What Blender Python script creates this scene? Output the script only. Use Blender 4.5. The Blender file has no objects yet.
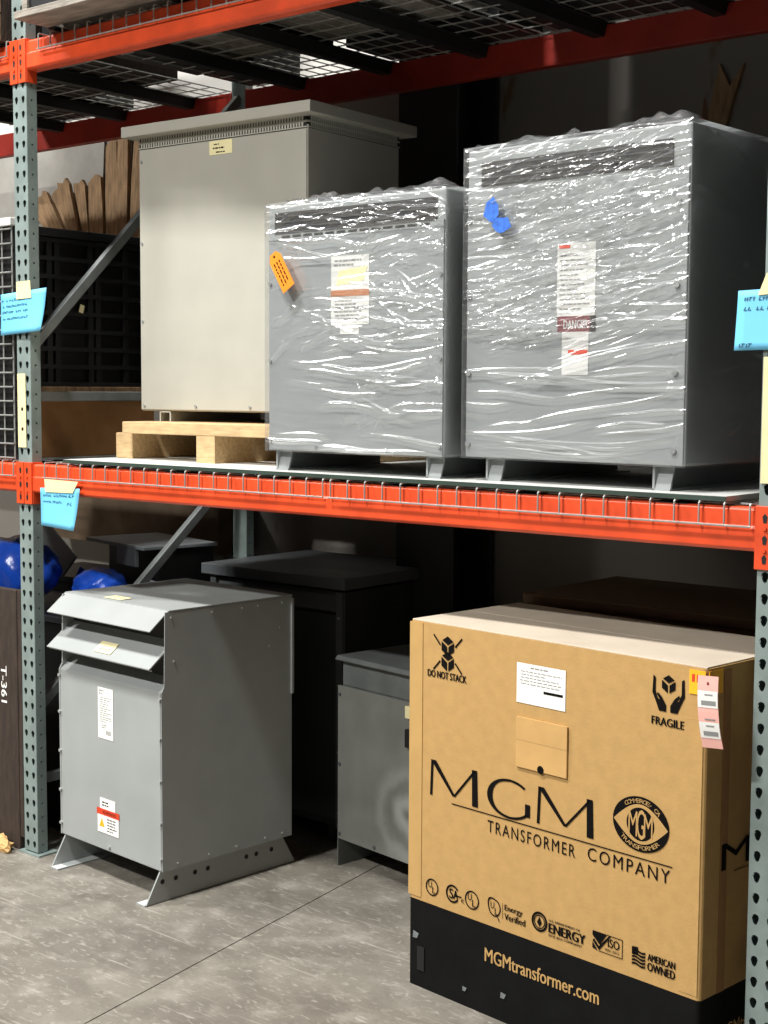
import bpy, bmesh, math, random
import numpy as np
from mathutils import Vector, Matrix
from mathutils.geometry import tessellate_polygon

# ------------------------------------------------------------------ camera, world, lamps, exposure
S = bpy.context.scene
COL = S.collection
cam_d = bpy.data.cameras.new('camera'); cam = bpy.data.objects.new('camera', cam_d); COL.objects.link(cam)
YAW, PITCH, ROLL = -.6937, -.0849, .0055
_f = Vector((math.sin(YAW)*math.cos(PITCH), math.cos(YAW)*math.cos(PITCH), math.sin(PITCH)))
_r = Vector((math.cos(YAW), -math.sin(YAW), 0)); _u = _r.cross(_f)
_r2 = _r*math.cos(ROLL)+_u*math.sin(ROLL); _u2 = -_r*math.sin(ROLL)+_u*math.cos(ROLL)
M = Matrix((_r2, _u2, -_f)).transposed().to_4x4(); M.translation = Vector((4.23, -3.098, 1.685))
cam.matrix_world = M
cam_d.sensor_fit = 'VERTICAL'; cam_d.sensor_height = 36; cam_d.lens = 36*1435.8/1024
cam_d.clip_start = .05; cam_d.clip_end = 100
S.camera = cam

W = bpy.data.worlds.new('world'); S.world = W; W.use_nodes = True
W.node_tree.nodes['Background'].inputs[0].default_value = (.92, .96, 1, 1)
W.node_tree.nodes['Background'].inputs[1].default_value = .012

def ceiling_lamp(x, y, z, power, sx=1.3, sy=.45):
    d = bpy.data.lights.new('high_bay_lamp', 'AREA'); d.shape = 'RECTANGLE'; d.size = sx; d.size_y = sy
    d.energy = power; d.color = (1, .985, .95)
    o = bpy.data.objects.new('high_bay_lamp', d); COL.objects.link(o); o.location = (x, y, z)
ceiling_lamp(.9, -2.5, 6.6, 380)
ceiling_lamp(-3.7, -2.5, 6.6, 380)
ceiling_lamp(.4, -7.2, 6.6, 780)  # second-row lamp added as frontal fill for the front faces

S.view_settings.view_transform = 'Standard'; S.view_settings.look = 'None'
S.view_settings.gamma = 1; S.view_settings.use_curve_mapping = False
S.view_settings.exposure = .5

# ------------------------------------------------------------------ helpers
random.seed(7); np.random.seed(7)
def lin(c):
    if isinstance(c, str):
        c = [int(c[i:i+2], 16)/255 for i in (0, 2, 4)]
    return tuple(((x/12.92) if x <= .04045 else ((x+.055)/1.055)**2.4) for x in c)+(1,)

def mat(name, col, rough=.5, metal=0, var=.12, scale=8, col2=None, bump=0, bscale=60, stretch=(1, 1, 1), spec=.5, detail=5):
    m = bpy.data.materials.new(name); m.use_nodes = True; n = m.node_tree; b = n.nodes['Principled BSDF']
    b.inputs['Roughness'].default_value = rough; b.inputs['Metallic'].default_value = metal
    b.inputs['Specular IOR Level'].default_value = spec
    tc = n.nodes.new('ShaderNodeTexCoord'); mp = n.nodes.new('ShaderNodeMapping'); mp.inputs['Scale'].default_value = stretch
    n.links.new(tc.outputs['Object'], mp.inputs['Vector'])
    no = n.nodes.new('ShaderNodeTexNoise'); no.inputs['Scale'].default_value = scale; no.inputs['Detail'].default_value = detail
    n.links.new(mp.outputs[0], no.inputs['Vector'])
    c = lin(col)
    if col2 is None: lo = tuple(x*(1-var) for x in c[:3])+(1,); hi = tuple(min(1, x*(1+var)) for x in c[:3])+(1,)
    else: lo, hi = c, lin(col2)
    rp = n.nodes.new('ShaderNodeValToRGB'); rp.color_ramp.elements[0].color = lo; rp.color_ramp.elements[1].color = hi
    rp.color_ramp.elements[0].position = .35; rp.color_ramp.elements[1].position = .65
    n.links.new(no.outputs['Fac'], rp.inputs[0]); n.links.new(rp.outputs[0], b.inputs['Base Color'])
    if bump:
        n2 = n.nodes.new('ShaderNodeTexNoise'); n2.inputs['Scale'].default_value = bscale; n2.inputs['Detail'].default_value = 4
        n.links.new(mp.outputs[0], n2.inputs['Vector'])
        bp = n.nodes.new('ShaderNodeBump'); bp.inputs['Strength'].default_value = bump; bp.inputs['Distance'].default_value = .01
        n.links.new(n2.outputs['Fac'], bp.inputs['Height']); n.links.new(bp.outputs[0], b.inputs['Normal'])
    return m

MT = {}
def mk(k, *a, **kw): MT[k] = mat(k, *a, **kw)
mk('grey', '9a9e9d', .42, 0, .05, 5, bump=.03, bscale=300)
mk('grey2', '979b9b', .42, 0, .05, 5)
mk('darkgrey', '505456', .5, 0, .08, 5)
mk('charcoal', '303335', .55, 0, .12, 6)
mk('scuffgrey', '5f6362', .6, 0, .2, 7)
mk('beige', 'aba99e', .45, 0, .035, 7, bump=.05, bscale=250)
mk('post', '84928f', .45, .15, .12, 14)
mk('brace', '7d8282', .45, .3, .12, 14)
mk('orange', 'd64a22', .42, 0, .14, 9)
mk('orange_shaded', '962618', .5, 0, .14, 9)  # darker copy of the beam orange, shade of the rear beams in its colour
mk('wire', 'b9bab6', .35, .6, .12, 30)
mk('channel', '1d1f20', .6, .1, .15, 10)
mk('black', '0d0d0e', .5, 0, .2, 10)
mk('blackplastic', '1b1c1e', .45, 0, .15, 12)
mk('carton', 'b48f57', .8, 0, .05, 30, bump=.06, bscale=120, detail=8)
mk('carton_dk', '9a7044', .8, 0, .07, 20)
mk('cartonblack', '0b0b0c', .75, 0, .25, 12, bump=.1, bscale=40, spec=.15)
mk('ink', '0a0807', .8, 0, .05, 20, spec=.12)
mk('white', 'ecebe6', .6, 0, .03, 20)
mk('lwhite', 'dadad6', .6, 0, .03, 20)
mk('labelgrey', '8c8c8a', .6, 0, .05, 20)
mk('cream', 'e9dfae', .65, 0, .04, 20)
mk('tape', 'e6d9a8', .6, 0, .07, 18)
mk('blue', '6fc4ea', .65, 0, .04, 9)
mk('penink', '24566e', .6, 0, .05, 20)
mk('yellowlab', 'f2b21c', .6, 0, .04, 20)
mk('pink', 'f0b6aa', .6, 0, .04, 20)
mk('tagorange', 'f08a1c', .55, 0, .05, 20)
mk('red', 'd5401f', .55, 0, .05, 20)
mk('maroon', '74202c', .55, 0, .05, 20)
mk('rustlab', 'b87a52', .55, 0, .08, 20)
mk('bluemark', '2f66c4', .6, 0, .25, 60)
mk('pine', 'c0a378', .7, 0, .16, 14, stretch=(1, 6, 6), bump=.1, bscale=30)
mk('pine_end', 'c9a26a', .75, 0, .2, 40)
mk('oldwood', '8d7253', .85, 0, .3, 10, stretch=(6, 6, 1), bump=.4, bscale=30)
mk('peel', '97958f', .8, 0, .12, 6, bump=.3, bscale=14)
mk('darkwood', '33271f', .8, 0, .3, 9, stretch=(5, 5, 1), bump=.3, bscale=30)
mk('greywood', '8b847a', .8, 0, .25, 10, stretch=(1, 5, 5), bump=.3, bscale=30)
mk('boardtop', 'c9cac6', .6, 0, .08, 6)
mk('boardedge', '2f3f37', .55, 0, .15, 10)
mk('bluebag', '1d4fc0', .3, 0, .2, 8, bump=.5, bscale=18)
mk('insul', '6a5a48', .9, 0, .25, 6, bump=.4, bscale=10)
mk('screw', 'bfc2c2', .3, .6, .1, 20)
mk('slot', '0b0b0c', .7, 0, .1, 20)
mk('whitewall', 'dcdad4', .85, 0, .06, 2.5, bump=.12, bscale=6)
mk('greyplate', '7d8386', .5, .1, .1, 8)
mk('steelcol', '17181a', .6, 0, .2, 8)

def tag(o, label, cat, group=None):
    o['label'] = label; o['category'] = cat
    if group: o['group'] = group
    return o
def thing(name, label, cat, loc=(0, 0, 0), rz=0, group=None):
    o = bpy.data.objects.new(name, None); COL.objects.link(o); o.location = loc; o.rotation_euler = (0, 0, rz)
    o.empty_display_size = .05
    return tag(o, label, cat, group)

class B:
    def __init__(s): s.v = []; s.f = []; s.m = []
    def add(s, vs, fs, mi=0):
        k = len(s.v); s.v += [tuple(map(float, p)) for p in vs]; s.f += [tuple(k+i for i in f) for f in fs]; s.m += [mi]*len(fs); return s
    def box(s, x0, x1, y0, y1, z0, z1, mi=0):
        return s.add([(x0, y0, z0), (x1, y0, z0), (x1, y1, z0), (x0, y1, z0), (x0, y0, z1), (x1, y0, z1), (x1, y1, z1), (x0, y1, z1)],
                     [(0, 3, 2, 1), (4, 5, 6, 7), (0, 1, 5, 4), (1, 2, 6, 5), (2, 3, 7, 6), (3, 0, 4, 7)], mi)
    def prism(s, poly, axis, a0, a1, mi=0):
        # poly in the two other axes (order x,y,z without axis)
        def pt(p, a):
            l = list(p); l.insert('xyz'.index(axis), a); return l
        n = len(poly); vs = [pt(p, a0) for p in poly]+[pt(p, a1) for p in poly]
        fs = [tuple(range(n)), tuple(range(2*n-1, n-1, -1))]+[(i, i+n, (i+1) % n+n, (i+1) % n) for i in range(n)]
        return s.add(vs, fs, mi)
    def tube(s, path, r, n=6, mi=0, caps=True):
        P = [Vector(p) for p in path]; vs = []; fs = []
        for i, p in enumerate(P):
            a = (P[i]-P[i-1]).normalized() if i else (P[1]-P[0]).normalized()
            b = (P[i+1]-P[i]).normalized() if i < len(P)-1 else a
            t = (a+b).normalized(); ref = Vector((0, 0, 1)) if abs(t.z) < .9 else Vector((1, 0, 0))
            if abs(t.x) > .9: ref = Vector((0, 0, 1))
            elif abs(t.x) < .1: ref = Vector((1, 0, 0))
            e1 = t.cross(ref).normalized(); e2 = t.cross(e1)
            for k in range(n):
                q = p+r*(e1*math.cos(2*math.pi*(k+.5)/n)+e2*math.sin(2*math.pi*(k+.5)/n)); vs.append(q)
        for i in range(len(P)-1):
            for k in range(n):
                fs.append((i*n+k, i*n+(k+1) % n, (i+1)*n+(k+1) % n, (i+1)*n+k))
        if caps: fs += [tuple(range(n-1, -1, -1)), tuple((len(P)-1)*n+k for k in range(n))]
        return s.add(vs, fs, mi)
    def cyl(s, p0, p1, r, n=10, mi=0): return s.tube([p0, p1], r, n, mi)
    def poly(s, pts, y=0, mi=0):       # flat polygon in the XZ plane, facing -Y
        pl = [Vector((a, 0, b)) for a, b in pts]
        tri = tessellate_polygon([pl])
        return s.add([(a, y, b) for a, b in pts], [tuple(t) for t in tri], mi)
    def rect(s, u0, u1, v0, v1, y=0, mi=0): return s.add([(u0, y, v0), (u1, y, v0), (u1, y, v1), (u0, y, v1)], [(0, 1, 2, 3)], mi)
    def ring(s, cx, cz, ro, ri, y=0, mi=0, a0=0, a1=360, n=28, ax=1.0):
        vs = []; fs = []
        for i in range(n+1):
            a = math.radians(a0+(a1-a0)*i/n); c, d = math.cos(a), math.sin(a)
            vs += [(cx+ro*c*ax, y, cz+ro*d), (cx+ri*c*ax, y, cz+ri*d)]
        for i in range(n): fs.append((2*i, 2*i+2, 2*i+3, 2*i+1))
        return s.add(vs, fs, mi)
    def disc(s, cx, cz, r, y=0, mi=0, n=24, ax=1.0): return s.poly([(cx+r*ax*math.cos(2*math.pi*i/n), cz+r*math.sin(2*math.pi*i/n)) for i in range(n)], y, mi)
    def mesh(s, name, mats, smooth=False):
        me = bpy.data.meshes.new(name); me.from_pydata(s.v, [], s.f)
        for m in mats: me.materials.append(MT[m] if isinstance(m, str) else m)
        if len(mats) > 1: me.polygons.foreach_set('material_index', s.m)
        if smooth: me.polygons.foreach_set('use_smooth', [True]*len(s.f))
        me.update(); return me
    def build(s, name, mats, parent=None, bev=0, smooth=False, seg=2):
        if isinstance(mats, str): mats = [mats]
        o = bpy.data.objects.new(name, s.mesh(name, mats, smooth)); COL.objects.link(o)
        if parent: o.parent = parent
        if bev:
            b = o.modifiers.new('bevel', 'BEVEL'); b.width = bev; b.segments = seg; b.limit_method = 'ANGLE'; b.angle_limit = .6
        return o
def share(o, name, parent, loc):
    c = bpy.data.objects.new(name, o.data); COL.objects.link(c); c.parent = parent; c.location = loc; return c
def struct(o): o['kind'] = 'structure'; return o

def text_geo(body, italic=0, spacing=1.0):
    cu = bpy.data.curves.new('t', 'FONT'); cu.body = body; cu.size = 1; cu.shear = italic; cu.space_character = spacing; cu.resolution_u = 3
    o = bpy.data.objects.new('t', cu); COL.objects.link(o); bpy.context.view_layer.update()
    dg = bpy.context.evaluated_depsgraph_get(); me = bpy.data.meshes.new_from_object(o.evaluated_get(dg))
    v = np.array([x.co[:2] for x in me.vertices]); f = [tuple(p.vertices) for p in me.polygons]
    bpy.data.objects.remove(o); bpy.data.curves.remove(cu); bpy.data.meshes.remove(me)
    v -= v.min(0); w, h = v.max(0); return v/np.array([w, h]), f, w/h
_tg = {}
def put_text(b, body, u0, u1, v0, v1, y=0, mi=0, spacing=1.0, rot=0, bold=0, side=False):
    k = (body, spacing)
    if k not in _tg: _tg[k] = text_geo(body, 0, spacing)
    v, f, _ = _tg[k]; cu, cv = (u0+u1)/2, (v0+v1)/2; c, s = math.cos(rot), math.sin(rot)
    offs = [0] if not bold else [-bold, 0, bold]
    for e, d in enumerate(offs):
        pts = []
        for a, q in v:
            x, z = (a-.5)*(u1-u0)+d, (q-.5)*(v1-v0)
            X, Z = cu+x*c-z*s, cv+x*s+z*c
            pts.append((X, y-e*.0001, Z))
        b.add(pts, f, mi)
def scribble(b, u0, u1, v, h, y, mi=0, t=.0012, n=14):
    # a line of small handwriting strokes
    x = u0
    while x < u1:
        w = random.uniform(.4, .9)*h
        if random.random() < .82:
            z0, z1 = v+random.uniform(-.1, .2)*h, v+h*random.uniform(.6, 1.05)
            a = random.uniform(-.4, .4)*w
            b.add([(x, y, z0), (x+t, y, z0), (x+a+t, y, z1), (x+a, y, z1)], [(0, 1, 2, 3)], mi)
            zz = random.choice([z0, (z0+z1)/2, z1])
            b.add([(x, y, zz-t/2), (x+w*.7, y, zz-t/2), (x+w*.7, y, zz+t/2), (x, y, zz+t/2)], [(0, 1, 2, 3)], mi)
        x += w
def lines(b, u0, u1, v0, v1, n, y, mi=0, fill=.45):
    # rows of small print
    p = (v1-v0)/n
    for i in range(n):
        z = v1-(i+.5)*p; x = u0+random.uniform(0, .05)*(u1-u0); e = u0+(u1-u0)*random.uniform(.55, 1)
        while x < e:
            w = random.uniform(.006, .02); b.rect(x, min(x+w, e), z-p*fill/2, z+p*fill/2, y, mi); x += w+.003

# ------------------------------------------------------------------ structure: floor, wall, column
L = 2.82
def floor():
    A, Bp = (1.264, -.767), (1.059, .569)
    d = Vector((Bp[0]-A[0], Bp[1]-A[1])).normalized()
    p0 = (A[0]-d.x*9, A[1]-d.y*9); p1 = (A[0]+d.x*2.3, A[1]+d.y*2.3); g = .0022
    b = B()
    for poly in ([(-12, -9.8), (p0[0]-g, p0[1]), (p1[0]-g, p1[1]), (-12, p1[1])], [(p0[0]+g, p0[1]), (12, -9.8), (12, p1[1]), (p1[0]+g, p1[1])]):
        n = 4; b.add([(x, y, 0) for x, y in poly]+[(x, y, -.02) for x, y in poly], [(0, 1, 2, 3)]+[(i, i+4, (i+1) % 4+4, (i+1) % 4) for i in range(4)])
    b.box(-12, 12, -9.8, 2.0, -.1, -.02)
    m = mat('concrete', 'b2ada3', .55, 0, .1, 2.2, bump=.05, bscale=90)
    n = m.node_tree; bs = n.nodes['Principled BSDF']; ramp = [x for x in n.nodes if x.type == 'VALTORGB'][0]
    ramp.color_ramp.elements[0].color = lin('6c675f'); ramp.color_ramp.elements[1].color = lin('827d73')
    ramp.color_ramp.elements[0].position = .3; ramp.color_ramp.elements[1].position = .7
    tc = [x for x in n.nodes if x.type == 'TEX_COORD'][0]
    # pale scuffs (stretched noise in two directions) and dark stains
    prev = ramp.outputs[0]
    def over(sc, rotz, lo, hi, colr, strength, stretch, detail=6, dist=0):
        nonlocal prev
        mp = n.nodes.new('ShaderNodeMapping'); mp.inputs['Scale'].default_value = stretch; mp.inputs['Rotation'].default_value = (0, 0, rotz)
        n.links.new(tc.outputs['Object'], mp.inputs[0])
        t = n.nodes.new('ShaderNodeTexNoise'); t.inputs['Scale'].default_value = sc; t.inputs['Detail'].default_value = detail; t.inputs['Distortion'].default_value = dist
        n.links.new(mp.outputs[0], t.inputs['Vector'])
        r = n.nodes.new('ShaderNodeMapRange'); r.inputs[1].default_value = lo; r.inputs[2].default_value = hi; r.inputs[4].default_value = strength
        n.links.new(t.outputs['Fac'], r.inputs[0])
        mx = n.nodes.new('ShaderNodeMix'); mx.data_type = 'RGBA'; mx.inputs['B'].default_value = lin(colr)
        n.links.new(r.outputs[0], mx.inputs['Factor']); n.links.new(prev, mx.inputs['A']); prev = mx.outputs['Result']
    over(9, 0, .5, .75, 'a8a39a', .5, (1, 1, 1), 9)
    over(2.6, .3, .48, .72, '4f4a42', .6, (1, 1.6, 1), 10, .8)
    over(22, .8, .56, .7, 'b4afa5', .45, (1, 2.5, 1), 8, 1.2)
    over(5, .45, .67, .72, 'b4afa5', .4, (.5, 10, 1), 3, .15)
    over(5, -.75, .67, .72, 'b4afa5', .4, (.5, 13, 1), 3, .2)
    over(5, 1.5, .66, .71, 'b4afa5', .4, (.5, 12, 1), 3, .3)
    over(60, 0, .55, .8, '5a554c', .45, (1, 1, 1), 4)
    n.links.new(prev, bs.inputs['Base Color'])
    struct(b.build('floor', [m]))
floor()

WY = 1.5
def wall():
    m = mat('peeling_wall', '7b7770', .85, 0, .05, 2.5, bump=.15, bscale=5)
    n = m.node_tree; bs = n.nodes['Principled BSDF']; ramp = [x for x in n.nodes if x.type == 'VALTORGB'][0]
    tc = [x for x in n.nodes if x.type == 'TEX_COORD'][0]
    mp = n.nodes.new('ShaderNodeMapping'); mp.inputs['Scale'].default_value = (1, 1, .35); n.links.new(tc.outputs['Object'], mp.inputs[0])
    t = n.nodes.new('ShaderNodeTexNoise'); t.inputs['Scale'].default_value = 3.5; t.inputs['Detail'].default_value = 8; t.inputs['Distortion'].default_value = .7
    n.links.new(mp.outputs[0], t.inputs['Vector'])
    r = n.nodes.new('ShaderNodeMapRange'); r.inputs[1].default_value = .6; r.inputs[2].default_value = .63; n.links.new(t.outputs['Fac'], r.inputs[0])
    mx = n.nodes.new('ShaderNodeMix'); mx.data_type = 'RGBA'; mx.inputs['B'].default_value = lin('6b543c')
    n.links.new(r.outputs[0], mx.inputs['Factor']); n.links.new(ramp.outputs[0], mx.inputs['A']); n.links.new(mx.outputs['Result'], bs.inputs['Base Color'])
    struct(B().box(-12, 12, WY, WY+.1, -.1, 2.93).build('wall_back', [m]))
    struct(B().box(-12, 12, WY-.004, WY+.1, 2.93, 8).build('wall_upper', 'whitewall'))
    c = B(); c.box(.70, .98, 1.22, 1.235, 0, 5); c.box(.70, .98, 1.465, 1.48, 0, 5); c.box(.83, .85, 1.235, 1.465, 0, 5)
    o = c.build('trim_1', 'steelcol', bev=.003); struct(o); o['label'] = 'black steel building column against the back wall'
wall()

# ------------------------------------------------------------------ pallet rack
PITCH_H = .0508
def post_mesh(height, h0):
    b = B()
    tear = [(.0, .0145), (-.0065, .012), (-.0092, .006), (-.0075, -.001), (-.0045, -.009), (0, -.0125), (.0045, -.009), (.0075, -.001), (.0092, .006), (.0065, .012)]
    rnd = [(.0042*math.cos(a*math.pi/4), .0042*math.sin(a*math.pi/4)) for a in range(8)]
    def cell(w, hole):
        out = [(-w/2, -PITCH_H/2), (w/2, -PITCH_H/2), (w/2, PITCH_H/2), (-w/2, PITCH_H/2)]
        pts = out+hole; tri = tessellate_polygon([[Vector((x, y, 0)) for x, y in out], [Vector((x, y, 0)) for x, y in hole]])
        return pts, [tuple(t) for t in tri]
    cf, tf = cell(.038, tear); cs, ts = cell(.041, rnd)
    rows = int((height-h0)/PITCH_H)
    for k in range(rows+1):
        z = h0+k*PITCH_H
        for cx in (-.019, .019): b.add([(cx+x, 0, max(0, z+q)) for x, q in cf], tf)
        for sx in (-.038, .038): b.add([(sx, .0205+x, max(0, z+q)) for x, q in cs], ts)
    z1 = h0+(rows+.5)*PITCH_H
    b.box(-.038, .038, .0395, .041, 0, z1)
    b.box(-.06, .06, -.012, .075, 0, .006)
    return b
_pm = post_mesh(3.7, .0368).mesh('post', ['post'])
def upright(x, label):
    t = thing('rack_upright', label, 'rack upright', (x, 0, 0), 0, 'pallet rack uprights')
    for y, rz in ((0, 0), (1.1, math.pi)):
        o = bpy.data.objects.new('post', _pm); COL.objects.link(o); o.parent = t; o.location = (0, y, 0); o.rotation_euler = (0, 0, rz)
        s = o.modifiers.new('thickness', 'SOLIDIFY'); s.thickness = .0022; s.offset = 0
    def br(p, q, name='brace'):
        d = Vector((0, q[0]-p[0], q[1]-p[1])); ln = d.length; a = math.atan2(d.z, d.y)
        b = B(); b.box(-.014, .014, 0, ln, -.0175, .0175)
        o = b.build(name, 'brace', t, bev=.003); o.location = (0, p[0], p[1]); o.rotation_euler = (a, 0, 0)
    br((.03, .27), (1.07, .27), 'horizontal_brace'); br((.03, 1.655), (1.07, 1.655), 'horizontal_brace'); br((.03, 3.0), (1.07, 3.0), 'horizontal_brace')
    br((.035, .53), (1.06, 1.38), 'diagonal_brace'); br((.035, 1.83), (1.06, 2.85), 'diagonal_brace')
    return t
upright(0, 'grey-green perforated rack upright left of the carton, with diagonal braces')
upright(L, 'grey-green perforated rack upright at the right edge beside the carton')

ZM, ZT, BH = 1.315, 2.775, .102
def beam(x0, x1, y, z, label, ends=(1, 1), face=-1):
    t = thing('rack_beam', label, 'rack beam', (x0, y, z), 0, 'orange pallet rack beams')
    w = x1-x0; s = face
    prof = [(0, .004), (.005*-s, 0), (.045*-s, 0), (.045*-s, BH), (.006*-s, BH), (0, BH-.006), (0, .060), (-.004*-s, .054), (-.004*-s, .008)]
    if s > 0: prof = prof[::-1]
    b = B(); b.prism(prof, 'x', .040, w-.040); b.build('beam_body', 'orange' if s < 0 else 'orange_shaded', t, bev=.002)
    for e, xx in ((ends[0], 0), (ends[1], w)):
        if not e: continue
        sg = 1 if xx == 0 else -1
        c = B(); xa, xb = sorted((xx+sg*.002, xx+sg*.044)); yo = .003*s
        c.box(xa, xb, min(yo, yo+.006*s), max(yo, yo+.006*s), -.040, BH+.006)
        xc, xd = sorted((xx+sg*.0395, xx+sg*.045)); c.box(xc, xd, min(yo, -.04*s), max(yo, -.04*s), -.040, BH+.006)
        co = c.build('end_connector', 'orange', t, bev=.0015)
        r = B()
        for k, zz in enumerate((.08, .03, -.015)):
            xm = xx+sg*.019
            r.poly([(xm-.004, zz-.011), (xm+.004, zz-.011), (xm+.006, zz+.004), (xm, zz+.011), (xm-.006, zz+.004)], yo+.0068*s)
        r.build('slot', 'slot', co)
        q = B()
        for zz in (.056, .005): q.cyl((xx+sg*.019, yo+.005*s, zz), (xx+sg*.019, yo+.010*s, zz), .005, 8)
        q.build('rivet', 'orange', co)
    return t
beam(0, L, 0, ZM, 'orange-red front beam under the wrapped transformers')
beam(0, L, 1.1, ZM, 'shade-painted red rear beam at the back of the middle shelf', face=1)
beam(0, L, 0, ZT, 'orange-red front beam of the top shelf, above the beige cabinet')
beam(0, L, 1.1, ZT, 'shade-painted red rear beam of the top shelf behind the beige cabinet', face=1)
beam(-L, 0, 0, ZM, 'orange-red middle beam stub left of the left upright', ends=(0, 1))
beam(-L, 0, 0, ZT, 'orange-red top beam stub left of the left upright', ends=(0, 1))
beam(-L, 0, 1.1, ZT, 'shade-painted red rear top beam seen left of the left upright', ends=(0, 1), face=1)
beam(-L, 0, 1.1, ZM, 'shade-painted red rear middle beam left of the left upright', ends=(0, 1), face=1)

R_W = .0026
def wire_deck(x0, x1, zb, label):
    t = thing('wire_deck', label, 'wire deck', (x0, 0, zb+BH), 0, 'wire mesh rack decks')
    w = x1-x0; n = round(w/.0649)
    b = B(); z = .0085
    b.tube([(0, -.0125, -.046), (0, -.0125, z-.004), (0, -.0085, z), (0, 1.1085, z), (0, 1.1125, z-.004), (0, 1.1125, -.046)], R_W, 6)
    o = b.build('long_wire', 'wire', t)
    for i in range(1, n+1): share(o, 'long_wire', t, (w*i/n, 0, 0))
    c = B().tube([(-.004, 0, 0), (w+.004, 0, 0)], R_W, 6).build('cross_wire', 'wire', t); c.location = (0, -.0125-.005, -.044)
    share(c, 'cross_wire', t, (0, 1.1175, -.044))
    ys = [.06+.098*k for k in range(11)]
    for y in ys: share(c, 'cross_wire', t, (0, y, .0033))
    ch = B()
    prof = [(-.042, -.001), (-.030, -.001), (-.020, -.038), (.020, -.038), (.030, -.001), (.042, -.001), (.042, .0008), (.029, .0008), (.019, -.036), (-.019, -.036), (-.029, .0008), (-.042, .0008)]
    ch.prism(prof, 'y', .047, 1.053)
    ch.prism([(-.05, -.001), (.05, -.001), (.05, .0007), (-.05, .0007)], 'y', .004, .06); ch.prism([(-.05, -.001), (.05, -.001), (.05, .0007), (-.05, .0007)], 'y', 1.04, 1.096)
    k0 = ch.build('channel', 'channel', t); k0.location = (w*.17, 0, .0002)
    for fx in (.5, .83): share(k0, 'channel', t, (w*fx, 0, .0002))
    return t
wire_deck(.125, 1.432, ZM, 'wire deck on the middle shelf below the beige cabinet and pallet')
wire_deck(1.462, 2.765, ZM, 'wire deck on the middle shelf below the largest wrapped transformer')
wire_deck(.125, 1.432, ZT, 'wire deck of the top shelf over the beige cabinet')
wire_deck(1.462, 2.765, ZT, 'wire deck of the top shelf over the largest wrapped transformer')
wire_deck(-1.362, -.055, ZM, 'wire deck of the middle shelf left of the left upright')
wire_deck(-1.362, -.055, ZT, 'wire deck of the top shelf left of the left upright')

DZ = ZM+BH+.0112
bd = B(); bd.box(.22, 2.70, -.004, 1.0, DZ, DZ+.012, 0); bd.box(.22, 2.70, -.006, -.004, DZ, DZ+.0115, 1)
tag(bd.build('shelf_board', ['boardtop', 'boardedge']), 'pale thin shelf board with dark green front edge on the middle wire decks', 'board')
SZ = DZ+.012   # top of the shelf board

def screws(parent, pts, r=.006, h=.006, name='screw', m='screw', axis='y', sg=-1):
    first = None
    for p in pts:
        if first is None:
            b = B(); e = {'y': (0, sg*h, 0), 'x': (sg*h, 0, 0)}[axis]; b.cyl((0, 0, 0), e, r, 8)
            first = b.build(name, m, parent); first.location = p
        else: share(first, name, parent, p)

# ------------------------------------------------------------------ beige cabinet on pallet
def beige_cabinet():
    t = thing('electrical_cabinet', 'tall beige electrical cabinet with overhanging lid, standing on a wooden pallet', 'cabinet', (.305, .275, 1.571), math.radians(3.0))
    w, d, z0, z1 = .765, .49, .036, .985
    B().box(0, w, 0, d, z0, z1-.03).build('body', 'beige', t, bev=.004)
    B().box(.003, w-.003, -.004, 0, z0+.004, z1-.045).build('front_panel', 'beige', t, bev=.002)
    B().box(-.045, w+.045, -.045, d+.045, z1-.003, z1+.034).build('lid', 'beige', t, bev=.003)
    B().box(.015, w-.015, .008, d-.015, z1-.03, z1-.003).build('vent_core', 'slot', t)
    g = B()
    for k in range(2):
        zz = z1-.012-k*.019
        for i in range(62):
            x = .012+i*(w-.024)/62; g.box(x, x+.0065, -.0035, 0, zz-.0065, zz+.0065)
        g.box(0, w, -.0045, 0, zz+.0065, zz+.0095); g.box(0, w, -.0045, 0, zz-.0095, zz-.0065)
        for i in range(46):
            y = .012+i*(d-.024)/46; g.box(w, w+.0035, y, y+.0065, zz-.0065, zz+.0065)
        g.box(w, w+.0045, 0, d, zz+.0065, zz+.0095); g.box(w, w+.0045, 0, d, zz-.0095, zz-.0065)
    gb = B().box(.004, w-.004, -.0015, 0, z1-.042, z1-.003); gb.box(w, w+.0015, .004, d-.004, z1-.042, z1-.003)
    v = g.build('vent_grille', 'beige', t); v['kind'] = 'stuff'; gb.build('vent_backing', 'slot', v)
    lb = B().rect(.0, .104, 0, .046, 0); o = lb.build('sticker', 'cream', t); o.location = (.34, -.0052, .893)
    p = B(); lines(p, .02, .06, .030, .038, 1, -.0004); lines(p, .015, .09, .016, .027, 1, -.0004); lines(p, .03, .085, .004, .012, 1, -.0004, fill=.5); p.build('print', 'ink', o)
    screws(t, [(x, -.004, z0+.018) for x in (.02, .27, .52, .745)]+[(.015, -.004, .35), (.015, -.004, .62), (.015, -.004, .9)], .005, .004)
    for x in (.09, .61):
        q = B(); q.box(x, x+.006, .0, d-.02, 0, .036); q.box(x+.049, x+.055, 0, d-.02, 0, .036); q.box(x, x+.055, 0, d-.02, .031, .036); q.build('foot_channel', 'beige', t)
beige_cabinet()
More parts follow.
